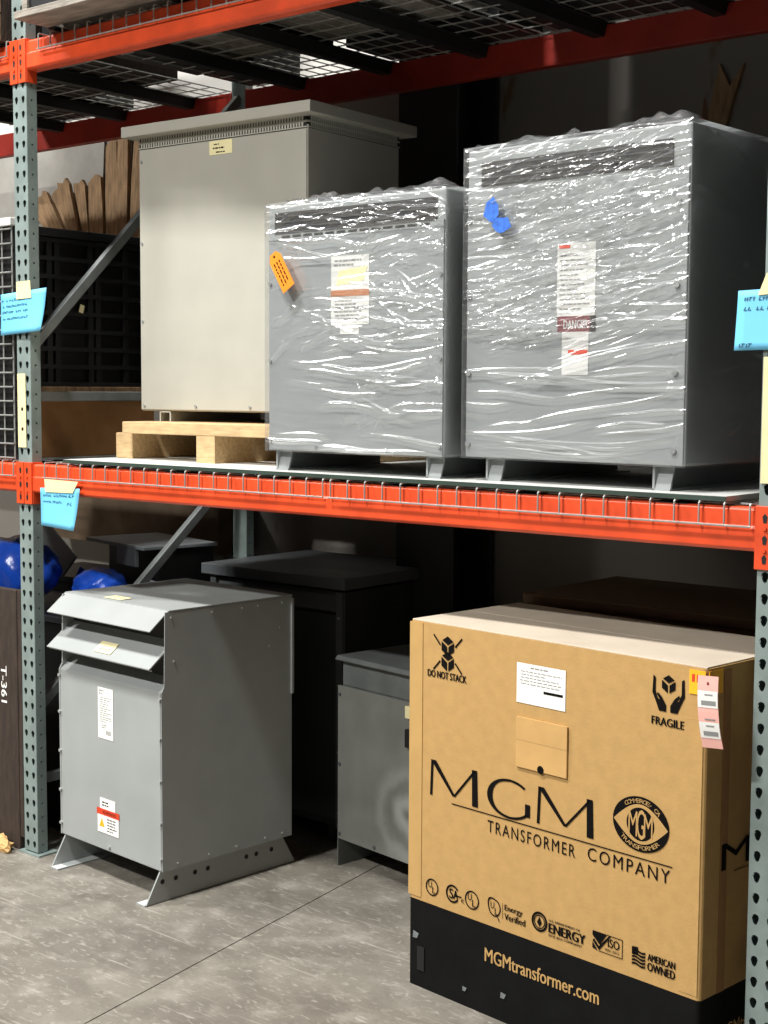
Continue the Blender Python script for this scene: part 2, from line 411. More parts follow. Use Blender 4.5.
def pallet():
    t = thing('wooden_pallet', 'pale pine pallet carrying the beige cabinet', 'pallet', (.29, .16, SZ), math.radians(1.5))
    st = B().box(0, .085, 0, .82, 0, .09).build('stringer', 'pine', t, bev=.004); st.location = (-.03, .035, 0)
    share(st, 'stringer', t, (.42, -.01, 0)); share(st, 'stringer', t, (.755, .035, 0))
    H = 1.571-SZ
    b = B().box(0, .785, 0, .13, 0, H-.09).build('deck_board', 'pine', t, bev=.003); b.location = (.055, -.01, .09)
    for y in (.17, .33, .49, .65): share(b, 'deck_board', t, (.045, y, .09))
pallet()

# ------------------------------------------------------------------ stretch film
def film_material():
    m = bpy.data.materials.new('stretch_film'); m.use_nodes = True; n = m.node_tree; n.nodes.clear()
    out = n.nodes.new('ShaderNodeOutputMaterial'); tr = n.nodes.new('ShaderNodeBsdfTransparent'); gl = n.nodes.new('ShaderNodeBsdfGlossy'); df = n.nodes.new('ShaderNodeBsdfDiffuse')
    tr.inputs[0].default_value = (.97, .975, .98, 1); gl.inputs['Roughness'].default_value = .22; gl.inputs[0].default_value = (1, 1, 1, 1); df.inputs[0].default_value = (.9, .92, .94, 1)
    ge = n.nodes.new('ShaderNodeNewGeometry'); dt = n.nodes.new('ShaderNodeVectorMath'); dt.operation = 'DOT_PRODUCT'; n.links.new(ge.outputs['Incoming'], dt.inputs[1])
    ab = n.nodes.new('ShaderNodeMath'); ab.operation = 'ABSOLUTE'; n.links.new(dt.outputs['Value'], ab.inputs[0])
    iv = n.nodes.new('ShaderNodeMath'); iv.operation = 'SUBTRACT'; iv.inputs[0].default_value = 1; iv.use_clamp = True; n.links.new(ab.outputs[0], iv.inputs[1])
    pw = n.nodes.new('ShaderNodeMath'); pw.operation = 'POWER'; pw.inputs[1].default_value = 5; n.links.new(iv.outputs[0], pw.inputs[0])
    fr = n.nodes.new('ShaderNodeMath'); fr.operation = 'MULTIPLY_ADD'; fr.inputs[1].default_value = .9; fr.inputs[2].default_value = .05; n.links.new(pw.outputs[0], fr.inputs[0])
    mu = n.nodes.new('ShaderNodeMath'); mu.operation = 'MULTIPLY'; mu.inputs[1].default_value = 2.8; mu.use_clamp = True
    tc = n.nodes.new('ShaderNodeTexCoord'); mp = n.nodes.new('ShaderNodeMapping'); mp.inputs['Scale'].default_value = (1, 1, 7); mp.inputs['Rotation'].default_value = (0, -.12, 0)
    n.links.new(tc.outputs['Object'], mp.inputs[0])
    no = n.nodes.new('ShaderNodeTexNoise'); no.inputs['Scale'].default_value = 14; no.inputs['Detail'].default_value = 5; n.links.new(mp.outputs[0], no.inputs['Vector'])
    bp = n.nodes.new('ShaderNodeBump'); bp.inputs['Strength'].default_value = .10; bp.inputs['Distance'].default_value = .006; n.links.new(no.outputs['Fac'], bp.inputs['Height'])
    n.links.new(bp.outputs[0], gl.inputs['Normal']); n.links.new(bp.outputs[0], dt.inputs[0])
    m1 = n.nodes.new('ShaderNodeMixShader'); m1.inputs[0].default_value = .045; n.links.new(tr.outputs[0], m1.inputs[1]); n.links.new(df.outputs[0], m1.inputs[2])
    m2 = n.nodes.new('ShaderNodeMixShader'); n.links.new(fr.outputs[0], mu.inputs[0]); n.links.new(mu.outputs[0], m2.inputs[0]); n.links.new(m1.outputs[0], m2.inputs[1]); n.links.new(gl.outputs[0], m2.inputs[2])
    n.links.new(m2.outputs[0], out.inputs[0]); return m
FILM = film_material()
def heightfield(w, h, step, ridges, rng, wav=.0005):
    nu, nv = int(w/step)+1, int(h/step)+1
    U, V = np.meshgrid(np.linspace(0, w, nu), np.linspace(0, h, nv))
    H = np.zeros_like(U)
    for k in range(26):
        a = rng.normal(.12, .25); kx = 2*math.pi/rng.uniform(.25, .8); kz = 2*math.pi/rng.uniform(.04, .16)
        H += wav*.35*np.sin(kx*U*math.cos(a)+kz*(V-U*math.tan(a*.6))+rng.uniform(0, 6.3))
    for (cu, cv, ang, ln, wd, am) in ridges:
        c, s = math.cos(ang), math.sin(ang); ext = ln/2+3*wd
        x0, x1 = cu-abs(c)*ext-3*wd, cu+abs(c)*ext+3*wd; y0, y1 = cv-abs(s)*ext-3*wd, cv+abs(s)*ext+3*wd
        i0, i1 = np.searchsorted(U[0], [x0, x1]); j0, j1 = np.searchsorted(V[:, 0], [y0, y1])
        if i1 <= i0 or j1 <= j0: continue
        u, v = U[j0:j1, i0:i1]-cu, V[j0:j1, i0:i1]-cv
        a = u*c+v*s; d = -u*s+v*c
        d = d-.02*ln*np.sin(a/ln*5+cu*50)
        H[j0:j1, i0:i1] += am*np.exp(-(d/wd)**2/2)*np.clip(1-np.abs(a)/(ln/2), 0, 1)**.5
    edge = np.minimum.reduce([U/.012, (w-U)/.012, V/.012, (h-V)/.012]).clip(0, 1)
    return U, V, np.abs(H)*edge
def film_sheet(U, V, P):
    nv, nu = U.shape; idx = np.arange(nu*nv).reshape(nv, nu)
    f = np.stack([idx[:-1, :-1], idx[:-1, 1:], idx[1:, 1:], idx[1:, :-1]], -1).reshape(-1, 4)
    return P.reshape(-1, 3), f
def film(parent, w, d, z0, z1, ridges_front, seed, step=.0024):
    rng = np.random.RandomState(seed); o = .007
    vs, fs, k = [], [], 0
    def put(P, F):
        nonlocal k
        vs.append(P); fs.append(F+k); k += len(P)
    ww, hh, dd = w+2*o, z1-z0+o, d+2*o
    U, V, H = heightfield(ww, hh, step, ridges_front, rng)
    put(*film_sheet(U, V, np.stack([U-o, -o-H, V+z0], -1)))
    rs = [(rng.uniform(0, dd), rng.uniform(0, hh), rng.normal(0, .25), rng.uniform(.05, .4), rng.uniform(.003, .006), rng.uniform(.001, .004)) for _ in range(90)]
    for side in (0, 1):
        U, V, H = heightfield(dd, hh, .006, rs, rng)
        put(*film_sheet(U, V, np.stack([(w+o+H) if side else (-o-H), U-o, V+z0], -1)))
    U, V, H = heightfield(dd, hh, .02, [], rng)   # back
    U2, V2, H2 = heightfield(ww, hh, .02, [], rng)
    put(*film_sheet(U2, V2, np.stack([U2-o, d+o+H2, V2+z0], -1)))
    rt = [(rng.uniform(0, ww), rng.uniform(0, dd), rng.uniform(-.8, .8), rng.uniform(.05, .3), rng.uniform(.004, .008), rng.uniform(.003, .008)) for _ in range(80)]
    rt += [(rng.uniform(0, ww), rng.uniform(.0, .05), rng.uniform(-.5, .5), rng.uniform(.03, .12), rng.uniform(.005, .009), rng.uniform(.003, .007)) for _ in range(40)]
    rt += [(ww-.035, .03, .9, .10, .014, .02), (ww-.12, .03, .2, .14, .011, .008)]
    U, V, H = heightfield(ww, dd, .006, rt, rng, .001)
    put(*film_sheet(U, V, np.stack([U-o, V-o, z1+o+H], -1)))
    P = np.concatenate(vs).astype(np.float32); F = np.concatenate(fs).astype(np.int32)
    me = bpy.data.meshes.new('plastic_wrap'); me.vertices.add(len(P)); me.vertices.foreach_set('co', P.ravel())
    me.loops.add(F.size); me.loops.foreach_set('vertex_index', F.ravel()); me.polygons.add(len(F)); me.polygons.foreach_set('loop_start', np.arange(len(F), dtype=np.int32)*4)
    me.polygons.foreach_set('loop_total', np.full(len(F), 4, np.int32)); me.update(calc_edges=True); me.validate()
    me.polygons.foreach_set('use_smooth', [True]*len(F)); me.materials.append(FILM)
    ob = bpy.data.objects.new('plastic_wrap', me); COL.objects.link(ob); ob.parent = parent; ob['label'] = 'clear wrinkled stretch film with bright streaks'
    return ob
def ridge_set(rng, n, u, v, ang, ln, wd, am):
    return [(rng.uniform(*u), rng.uniform(*v), rng.normal(*ang), rng.uniform(*ln), rng.uniform(*wd), rng.uniform(*am)) for _ in range(n)]

# ------------------------------------------------------------------ wrapped transformers
def feet_channels(t, w, d, h, xs, m='grey2', wd=.05):
    for x in xs:
        b = B(); b.box(x, x+.006, .02, d, 0, h); b.box(x, x+wd, .02, d, 0, .005); b.box(x, x+wd, .02, d, h-.005, h); b.prism([(.02, 0), (.026, 0), (.046, h), (.04, h)], 'x', x, x+wd); b.build('foot_channel', m, t)
def wrapped_small():
    t = thing('dry_type_transformer', 'smaller grey transformer in plastic wrap with orange tag, beside the beige cabinet', 'transformer', (1.165, .035, SZ), math.radians(-.6), 'plastic-wrapped transformers on the middle shelf')
    w, d, z0, z1 = .675, .50, .062, .79
    B().box(0, w, .004, d, z0, z1).build('body', 'grey2', t, bev=.006)
    fp = B(); fp.box(.004, w-.004, 0, .004, z0, z1-.095); fp.build('front_panel', 'grey2', t, bev=.002)
    v = B(); v.box(.03, w-.03, .0005, .004, z1-.088, z1-.022); v.build('vent_opening', 'slot', t)
    lv = B(); lv.box(0, w, 0, .012, 0, .003)
    l0 = B().prism([(0, 0), (.014, .010), (.014, .012), (0, .002)], 'x', .03, w-.03).build('louver', 'charcoal', t); l0.location = (0, -.003, z1-.085)
    for k in range(1, 4): share(l0, 'louver', t, (0, -.003, z1-.085+k*.016))
    fr = B(); fr.box(.004, w-.004, -.001, .004, z1-.103, z1-.084); fr.build('vent_rail', 'grey2', t)
    sl = B(); sl.box(0, .034, -.0005, 0, 0, .007); s0 = sl.build('vent_slot', 'slot', t); s0.location = (.06, -.0011, z1-.097)
    for k in range(1, 13): share(s0, 'vent_slot', t, (.06+k*.044, -.0011, z1-.097))
    feet_channels(t, w, d, z0, (.015, w-.075))
    screws(t, [(x, 0, z) for x in (.012, w-.012) for z in (.09, .33, .56)]+[(.2, 0, .075), (.47, 0, .075)], .006, .005)
    # labels
    Y = -.0012; u = 1.165
    a = B().rect(0, .146, 0, .198, 0).build('nameplate', 'lwhite', t); a.location = (.259, Y, .43)
    q = B(); lines(q, .01, .12, .165, .19, 2, -.0004); lines(q, .012, .138, .012, .075, 6, -.0004); put_text(q, 'AMBIENT RISE', .004, .14, .045, .053, -.0005); q.build('print', 'labelgrey', a)
    B().poly([(.02, .112), (.125, .125), (.14, .165), (.03, .155)], -.0006).build('cream_note', 'cream', a)
    B().rect(0, .146, .082, .1, -.0005).build('warning_strip', 'rustlab', a)
    B().rect(.035, .108, -.026, -.001, 0).build('small_label', 'lwhite', a)
    rng = np.random.RandomState(3)
    r = ridge_set(rng, 120, (.0, .69), (.64, .735), (.06, .25), (.04, .25), (.002, .0045), (.0015, .005))
    r += ridge_set(rng, 150, (.3, .68), (.33, .68), (.1, .35), (.03, .16), (.0018, .0035), (.0012, .0045))
    r += ridge_set(rng, 34, (.3, .68), (.1, .45), (-.06, .08), (.12, .5), (.0022, .0032), (.004, .0075))
    r += ridge_set(rng, 30, (.02, .3), (.3, .66), (.35, .35), (.03, .22), (.002, .005), (.0008, .003))
    r += ridge_set(rng, 26, (.3, .55), (.08, .2), (.2, 1.2), (.02, .07), (.002, .003), (.0015, .004))
    r += ridge_set(rng, 8, (.1, .6), (.0, .06), (-.02, .04), (.2, .5), (.003, .004), (.005, .008))
    r += ridge_set(rng, 16, (.64, .68), (.05, .7), (1.5, .3), (.03, .1), (.002, .004), (.002, .004))
    r += ridge_set(rng, 26, (.2, .66), (.1, .7), (.03, .16), (.12, .4), (.0026, .0038), (.0045, .008))
    film(t, w, d, z0-.004, z1, r, 11)
    g = thing('orange_tag', 'orange tag tied to the smaller wrapped transformer', 'tag', (1.222, .0, SZ+.645), 0)
    o = B(); W2, H2 = .052, .124; pts = [(-W2/2, -H2), (W2/2, -H2), (W2/2, -.018), (W2/4, 0), (-W2/4, 0), (-W2/2, -.018)]
    vs = [(a_, 0, b_) for a_, b_ in pts]; o.prism([(a_, b_) for a_, b_ in pts], 'y', -.0012, 0); oo = o.build('tag_card', 'tagorange', g); oo.rotation_euler = (0, math.radians(-32), 0); oo.location = (0, -.002, 0)
    s = B(); scr = [(-.012, .003), (0, .003), (.011, .003)]
    for cx, _ in scr:
        z = -.03
        while z > -.1:
            h = random.uniform(.006, .014); s.rect(cx-.0022, cx+.0022, z-h, z, -.0016); z -= h+.004
    s.disc(0, -.012, .004, -.0016); s.build('handwriting', 'ink', oo)
wrapped_small()
def wrapped_large():
    t = thing('dry_type_transformer', 'largest grey transformer in plastic wrap with red danger label', 'transformer', (1.884, .066, SZ), math.radians(-2.6), 'plastic-wrapped transformers on the middle shelf')
    w, d, z0, z1 = .685, .66, .064, .885
    B().box(0, w, .004, d, z0, z1).build('body', 'grey2', t, bev=.006)
    B().box(.004, w-.004, 0, .004, z0, z1-.105).build('front_panel', 'grey2', t, bev=.002)
    B().box(.05, w-.05, .0005, .004, z1-.098, z1-.035).build('vent_opening', 'slot', t)
    l0 = B().prism([(0, 0), (.014, .010), (.014, .012), (0, .002)], 'x', .05, w-.05).build('louver', 'charcoal', t); l0.location = (0, -.003, z1-.095)
    for k in range(1, 4): share(l0, 'louver', t, (0, -.003, z1-.095+k*.016))
    feet_channels(t, w, d, z0, (.06, w-.1))
    screws(t, [(x, 0, z) for x in (.014, w-.03) for z in (.1, .29, .50, .70)], .008, .006)
    Y = -.0012
    a = B().rect(0, .118, 0, .185, 0).build('nameplate', 'lwhite', t); a.location = (.302, Y, .435)
    q = B(); lines(q, .008, .11, .012, .16, 12, -.0004, fill=.3); q.build('print', 'labelgrey', a)
    B().rect(.005, .04, .172, .181, -.0005).build('red_mark', 'red', a)
    b = B().rect(0, .118, 0, .040, 0).build('danger_label', 'maroon', t); b.location = (.305, Y, .395)
    q = B(); put_text(q, 'DANGER', .02, .095, .008, .03, -.0005, bold=.0006); q.build('print', 'lwhite', b)
    B().rect(.10, .118, 0, .04, -.0004).build('black_edge', 'ink', b)
    c = B().rect(0, .082, 0, .11, 0).build('lower_label', 'lwhite', t); c.location = (.32, Y, .285)
    B().rect(0.02, .08, .052, .064, -.0005).build('red_strip', 'red', c)
    rng = np.random.RandomState(5)
    h0 = z0
    r = ridge_set(rng, 420, (.0, .56), (.33, .80), (.12, .12), (.05, .35), (.0016, .0032), (.002, .0055))
    r += ridge_set(rng, 150, (.1, .6), (.60, .82), (.3, .2), (.05, .3), (.0018, .004), (.0025, .007))
    r += ridge_set(rng, 80, (.2, .68), (.25, .7), (.24, .08), (.12, .45), (.0018, .003), (.0025, .0055))
    r += ridge_set(rng, 16, (.05, .65), (.02, .26), (.03, .07), (.15, .6), (.0025, .0035), (.0045, .008))
    r += ridge_set(rng, 40, (.0, .69), (.74, .83), (.12, .1), (.1, .4), (.002, .005), (.002, .006))
    r += ridge_set(rng, 70, (.05, .6), (.34, .80), (.20, .10), (.18, .5), (.0026, .0038), (.0045, .008))
    r += [(.34, .228, 0, .68, .0035, .007), (.34, .06, 0, .66, .0035, .007), (.30, .035, -.02, .5, .003, .006), (.44, .14, .22, .5, .003, .006)]
    r += ridge_set(rng, 16, (.64, .69), (.05, .8), (1.5, .3), (.03, .1), (.002, .004), (.002, .004))
    film(t, w, d, z0-.004, z1, r, 21)
    bl = thing('blue_sticker', 'crumpled blue sticker on the largest wrapped transformer', 'sticker', (1.965, .040, SZ+.66), math.radians(-3.0))
    p = B(); rr = random.Random(4)
    def blob(cx, cz, rx, rz):
        n = 14; pts = [(cx+rx*(1+rr.uniform(-.25, .25))*math.cos(2*math.pi*i/n), cz+rz*(1+rr.uniform(-.25, .25))*math.sin(2*math.pi*i/n)) for i in range(n)]
        p.prism(pts, 'y', -.001, .0)
    blob(.022, .06, .026, .03); blob(.055, .018, .03, .02)
    o = p.build('sticker_patch', 'bluemark', bl); o.location = (0, -.002, 0)
wrapped_large()

# ------------------------------------------------------------------ floor transformer with louver hoods
def floor_transformer():
    t = thing('dry_type_transformer', 'grey floor transformer with two slanted louver hoods, beside the left upright', 'transformer', (.163, .022, 0), math.radians(-4.5))
    w, d, z0, z1 = .588, .555, .108, .968
    b = B(); b.box(0, w, .05, d, z0, z1); b.box(.0, w, .0, .05, z0, .70)
    # stepped upper front: side cheeks
    B().box(0, w, .055, d, z0, z1-.003).build('body', 'grey', t, bev=.004)
    B().prism([(-.012, z0), (d, z0), (d, z1-.004), (.005, z1-.004), (.0, .72), (-.012, .70)], 'x', w, w+.003).build('side_panel', 'grey', t)
    B().prism([(-.012, z0), (.056, z0), (.056, z1-.004), (.005, z1-.004), (.0, .72), (-.012, .70)], 'x', -.003, .004).build('side_flange', 'grey', t)
    B().prism([(-.012, z0), (.05, z0), (.05, .745), (-.008, .705), (-.012, .70)], 'x', .004, w-.004).build('front_panel', 'grey', t, bev=.003)
    # hoods
    th = .004
    def hood(name, y0, za, y1, zb, xo):
        n = Vector((0, -(za-zb), -(y0-y1)*-1))
        bb = B(); bb.prism([(y0, za), (y1, zb), (y1+.003, zb-.003), (y0+.003, za-.006)], 'x', xo, w-.001)
        bb.prism([(y1, zb), (y1+.012, zb-.008), (y1+.013, zb-.005), (y1+.002, zb+.003)], 'x', xo, w-.001)
        return bb.build(name, 'grey', t)
    hood('louver_hood', .055, .875, -.058, .785, -.006)
    tp = B(); tp.prism([(.02, z1), (-.055, .908), (-.052, .904), (.022, z1-.005)], 'x', -.008, w-.001); tp.box(-.006, w+.004, .02, d+.003, z1-.003, z1+.002)
    tp.build('top_cover', 'grey', t, bev=.0015)
    B().box(.01, w-.01, .045, .054, .745, z1-.02).build('vent_opening', 'slot', t)
    # side upper cover lip
    B().box(w-.002, w+.012, d-.006, d+.003, .62, z1-.01).build('rear_flange', 'grey2', t)
    screws(t, [(x, -.012, z) for x in (.004, w-.003) for z in (.68, .55, .41, .27, .15)]+[(w*.5, -.012, .125)], .006, .007)
    screws(t, [(w+.003, y, .945) for y in (.03, .20, .33, .40, .51)]+[(w+.003, y, z) for y, z in ((.04, .80), (.50, .86), (.45, .80))]+[(w+.003, y, .125) for y in (.05, .18, .30, .43, .51)], .0038, .0035, axis='x', sg=1)
    # legs
    for x, s in ((.018, -1), (w-.018, 1)):
        lg = B(); pl = [(-.065, .004), (d+.03, .004), (d-.03, z0), (-.006, z0)]
        lg.prism(pl, 'x', x-.003, x+.003); x0, x1 = sorted((x, x-s*.045)); lg.box(x0, x1, -.07, d+.03, 0, .005); lg.box(x0, x1, .0, d-.03, z0-.004, z0)
        lo = lg.build('leg', 'grey', t)
        hb = B()
        for y in (.02, .075, .155, .21, .38, .425, .495): hb.cyl((x+s*.0032, y-.02, .070), (x+s*.004, y-.02, .070), .0085, 10)
        hb.build('bolt_hole', 'slot', lo)
        B().box(x0+.004, x1-.004, -.069, -.03, .005, .0056).build('foot_tip', 'lwhite', lo)
    Y = -.0135
    a = B().rect(0, .088, 0, .176, 0).build('nameplate', 'white', t); a.location = (.236, Y, .497)
    q = B(); lines(q, .006, .035, .15, .17, 2, -.0004); lines(q, .012, .08, .055, .145, 12, -.0004, fill=.35); lines(q, .02, .06, .035, .05, 2, -.0004)
    for i in range(10): q.rect(.045+i*.0032, .0465+i*.0032, .015, .030, -.0004)
    q.build('print', 'labelgrey', a)
    b1 = B().rect(.014, .104, .06, .122, 0).build('warning_label', 'white', t); b1.location = (.227, Y, .168)
    B().poly([(0, .0), (.123, .0), (.123, .062), (0, .062)], -.0002).build('label_field', 'white', b1)
    B().poly([(-.004, .062), (.127, .062), (.127, .084), (-.004, .084)], -.0006).build('red_banner', 'red', b1)
    B().poly([(.01, .02), (.042, .02), (.026, .052)], -.0006).build('hazard_triangle', 'yellowlab', b1)
    q = B(); put_text(q, 'WARNING', .03, .108, .067, .078, -.001); lines(q, .055, .115, .006, .056, 5, -.0006, fill=.35); lines(q, .026, .07, .092, .112, 2, -.0004); q.build('print', 'ink', b1)
    def note(loc, rx, label, rz=0):
        n = tag(B().box(0, .095, -.0006, .0006, 0, .048).build('sticky_note', 'cream'), label, 'note', 'cream notes on the floor transformer')
        c, s = math.cos(math.radians(-4.5)), math.sin(math.radians(-4.5))
        n.location = (.163+c*loc[0]-s*loc[1], .022+s*loc[0]+c*loc[1], loc[2]); n.rotation_euler = (rx, rz, math.radians(-4.5))
        q = B(); scribble(q, .012, .085, .027, .008, -.001); q.build('handwriting', 'penink', n); q = B(); scribble(q, .02, .08, .012, .008, -.001); q.build('handwriting', 'penink', n)
    an = -math.atan2(.113, .09)
    note((.255, -.0418, .801), an, 'cream note stuck on the lower louver hood of the floor transformer')
    note((.21, .035, z1+.004), -math.pi/2+.02, 'cream note lying on top of the floor transformer')
floor_transformer()

# ------------------------------------------------------------------ carton
CU, CV, CA = 1.748, .006, math.radians(-6.4)
def carton():
    t = thing('cardboard_carton', 'big tan cardboard carton with black base band and printed company logo', 'carton', (CU, CV, 0), CA)
    w, d, h, hb = .972, .46, 1.045, .252
    # slightly bulged shell with rounded vertical edges
    def shell(z0, z1, off, mi):
        b = B(); r = .012; prof = []
        for (cx, cy, a0) in ((w-r, r, -90), (w-r, d-r, 0), (r, d-r, 90), (r, r, 180)):
            for k in range(5):
                a = math.radians(a0+k*22.5); prof.append((cx+(r+off)*math.cos(a), cy+(r+off)*math.sin(a)))
        b.prism(prof, 'z', z0, z1, mi); return b
    shell(hb, h, 0, 0).build('carton_body', 'carton', t)
    shell(.0, hb, .0, 0).build('black_band', 'cartonblack', t)
    # top flaps
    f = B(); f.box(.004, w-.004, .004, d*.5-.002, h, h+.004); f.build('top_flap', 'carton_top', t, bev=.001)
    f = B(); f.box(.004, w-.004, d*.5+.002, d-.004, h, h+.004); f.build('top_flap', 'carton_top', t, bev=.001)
    f = B(); f.box(.0, .05, -.002, .0, hb+.01, h-.003); o = f.build('corner_tape', 'tape_clear', t)
    f = B(); f.box(w-.06, w-.008, -.0012, .0, hb+.01, h-.12); o = f.build('corner_crease', 'carton', t)
    sdb = B(); sdb.box(w-.0, w+.0015, .07, .10, hb+.0, h-.01)
    sdb.build('side_shadow', 'carton_dk', t)  # dark strip painted as the right upright's shadow on the carton side
    Y = -.0016
    def P(name, m='ink', dy=0): b = B(); b.nm = name; b.mm = m; return b
    def fin(b, par=t): return b.build(b.nm, b.mm, par)
    # do not stack icon
    b = P('do_not_stack_print'); cx, cz = .145, .968
    def cube(cx, cz, s):
        k = s*.866; g = .0025
        b.poly([(cx, cz+s), (cx+k-g, cz+s/2+g*.3), (cx, cz+g), (cx-k+g, cz+s/2+g*.3)], Y)
        b.poly([(cx-k, cz+s/2-g), (cx-g, cz-g), (cx-g, cz-s), (cx-k, cz-s/2)], Y)
        b.poly([(cx+k, cz+s/2-g), (cx+k, cz-s/2), (cx+g, cz-s), (cx+g, cz-g)], Y)
    cube(cx, cz+.022, .027); cube(cx, cz-.021, .027)
    for sx, sz in ((1, 1), (-1, 1), (1, -1), (-1, -1)):
        e = .0035; x0, z0_, x1, z1_ = cx+sx*.026, cz+sz*.020, cx+sx*.055, cz+sz*.050
        b.poly([(x0, z0_+e*sz), (x0+e*sx, z0_), (x1, z1_-e*sz), (x1-e*sx, z1_)][::1], Y)
    put_text(b, 'DO NOT STACK', .07, .215, .897, .917, Y, bold=.0009); fin(b)
    # fragile
    b = P('fragile_print'); cx, cz = .866, .995
    cube(cx, cz, .022)
    for s in (1, -1):
        b.poly([(cx+s*x, z) for x, z in ((.006, .928), (.006, .944), (.018, .962), (.03, .972), (.033, .968), (.024, .955), (.030, .958), (.037, .975), (.037, 1.008), (.044, 1.012), (.046, .97), (.034, .946), (.026, .928))], Y)
    put_text(b, 'FRAGILE', .820, .912, .893, .913, Y, bold=.0009); fin(b)
    # shipping label and packing pouch
    a = B().rect(.394, .556, .877, .982, Y).build('shipping_label', 'white', t)
    q = B(); lines(q, .44, .50, .968, .976, 1, Y-.0004); lines(q, .405, .55, .925, .965, 5, Y-.0004, fill=.3); q.build('print', 'labelgrey', a)
    B().rect(.485, .548, .911, .918, Y-.0006).build('barcode', 'ink', a)
    pz = B(); pz.box(.397, .567, -.006, -.0, .706, .84); pz = pz.build('packing_pouch', 'pouch', t, bev=.002)
    B().disc(.482, .713, .011, -.0066, n=16).build('pouch_hole', 'ink', pz)
    B().box(.397, .567, -.0066, -.006, .78, .84).build('pouch_flap', 'pouch', pz)
    # MGM word mark drawn as strokes
    b = P('brand_lettering')
    def letM(x0, x1, z0, z1):
        W_ = x1-x0; tn, tk = .009, .021
        b.poly([(x0, z0), (x0+tn, z0), (x0+tn+.004, z1), (x0+.004, z1)], Y)
        b.poly([(x1-tk, z0), (x1, z0), (x1-.004, z1), (x1-tk-.002, z1)], Y)
        xm = x0+W_*.5; zc = z0+(z1-z0)*.12
        b.poly([(x0+.002, z1), (x0+.002+tk, z1), (xm+.008, zc), (xm-.004, zc)], Y)
        b.poly([(x1-.006-tn, z1), (x1-.006, z1), (xm+.006, zc), (xm-.003, zc)], Y)
    letM(.082, .262, .565, .665); letM(.468, .652, .570, .668)
    gx, gz, rx, rz = .375, .613, .080, .053; vs = []; n = 40
    for i in range(n+1):
        a_ = math.radians(48+(322-48)*i/n); th = .006+.013*abs(math.cos(a_))
        if math.cos(a_) > 0: th = .006+.004*math.cos(a_)
        vs += [(gx+rx*math.cos(a_), Y, gz+rz*math.sin(a_)), (gx+(rx-th)*math.cos(a_), Y, gz+(rz-min(th, .007))*math.sin(a_))]
    b.add(vs, [(2*i, 2*i+2, 2*i+3, 2*i+1) for i in range(n)])
    b.rect(gx+rx*.66, gx+rx*.66+.017, gz-rz*.68, gz-.002, Y); fin(b)
    b = P('rule_line'); b.rect(.165, .888, .5545, .5575, Y); fin(b)
    b = P('company_lettering'); put_text(b, 'TRANSFORMER', .298, .595, .508, .541, Y, spacing=1.25); fin(b); b = P('company_lettering'); put_text(b, 'COMPANY', .635, .882, .513, .547, Y, spacing=1.25); fin(b)
    # eye emblem
    cx, cz, ax, az = .794, .640, .083, .068
    e = B().poly([(cx+ax*math.cos(2*math.pi*i/48), cz+az*math.sin(2*math.pi*i/48)) for i in range(48)], Y).build('eye_emblem', 'ink', t)
    up = [(cx-.080+.16*i/24, cz+.049*math.sin(math.pi*i/24)) for i in range(25)]; dn = [(cx+.080-.16*i/24, cz-.049*math.sin(math.pi*i/24)) for i in range(1, 24)]
    B().poly(up+dn, Y-.0004).build('eye_white', 'carton', e)
    B().disc(cx, cz, .041, Y-.0008, n=36).build('iris', 'ink', e)
    q = B(); put_text(q, 'M', cx-.035, cx-.009, cz-.032, cz+.03, Y-.0012); put_text(q, 'G', cx-.010, cx+.012, cz-.037, cz+.036, Y-.0012); put_text(q, 'M', cx+.011, cx+.036, cz-.03, cz+.028, Y-.0012)
    def arc(txt, a0, a1, sgn):
        for i, ch in enumerate(txt):
            if ch == ' ': continue
            a_ = math.radians(a0+(a1-a0)*i/(len(txt)-1)); X, Z = cx+(ax-.015)*math.cos(a_), cz+(az-.0105)*math.sin(a_)
            rot = a_-math.pi/2 if sgn > 0 else a_+math.pi/2
            hw = .0058 if ch not in ',I' else .0015; hh = .0052 if ch != ',' else .002
            put_text(q, ch, X-hw, X+hw, Z-hh, Z+hh, Y-.0012, rot=rot)
    arc('COMMERCE, CA', 128, 40, 1); arc('TRANSFORMER', 222, 318, -1)
    q.build('emblem_lettering', 'carton', e)
    # certification marks
    def mark(name): return P(name)
    b = mark('certification_mark'); b.ring(.093, .302, .0245, .0205, Y); put_text(b, 'U', .079, .092, .300, .318, Y); put_text(b, 'L', .094, .106, .286, .304, Y); fin(b)
    b = mark('certification_mark'); b.ring(.172, .304, .0255, .020, Y, a0=35, a1=325); put_text(b, 'S', .160, .174, .290, .318, Y, bold=.0008); put_text(b, 'A', .175, .192, .291, .316, Y, bold=.0008); b.rect(.178, .205, .300, .304, Y); fin(b)
    b = mark('certification_mark'); put_text(b, 'c', .205, .214, .288, .298, Y, bold=.0006); b.ring(.244, .305, .026, .022, Y); put_text(b, 'U', .229, .243, .303, .322, Y); put_text(b, 'L', .245, .258, .288, .307, Y); fin(b)
    b = mark('certification_mark'); lf = []
    for k in range(24):
        a_ = 2*math.pi*k/24; rr = 1+.35*max(0, math.cos(a_-math.radians(135)))**6; lf.append((.326+.022*rr*math.cos(a_), .306+.024*rr*math.sin(a_)))
    for k in range(24):
        p0, p1 = lf[k], lf[(k+1) % 24]; m_ = lambda p: (.326+(p[0]-.326)*.84, .306+(p[1]-.306)*.84)
        b.poly([p0, p1, m_(p1), m_(p0)], Y)
    put_text(b, 'U', .312, .325, .303, .321, Y); put_text(b, 'L', .327, .338, .288, .306, Y); b.poly([(.335, .284), (.339, .284), (.345, .272), (.342, .272)], Y)
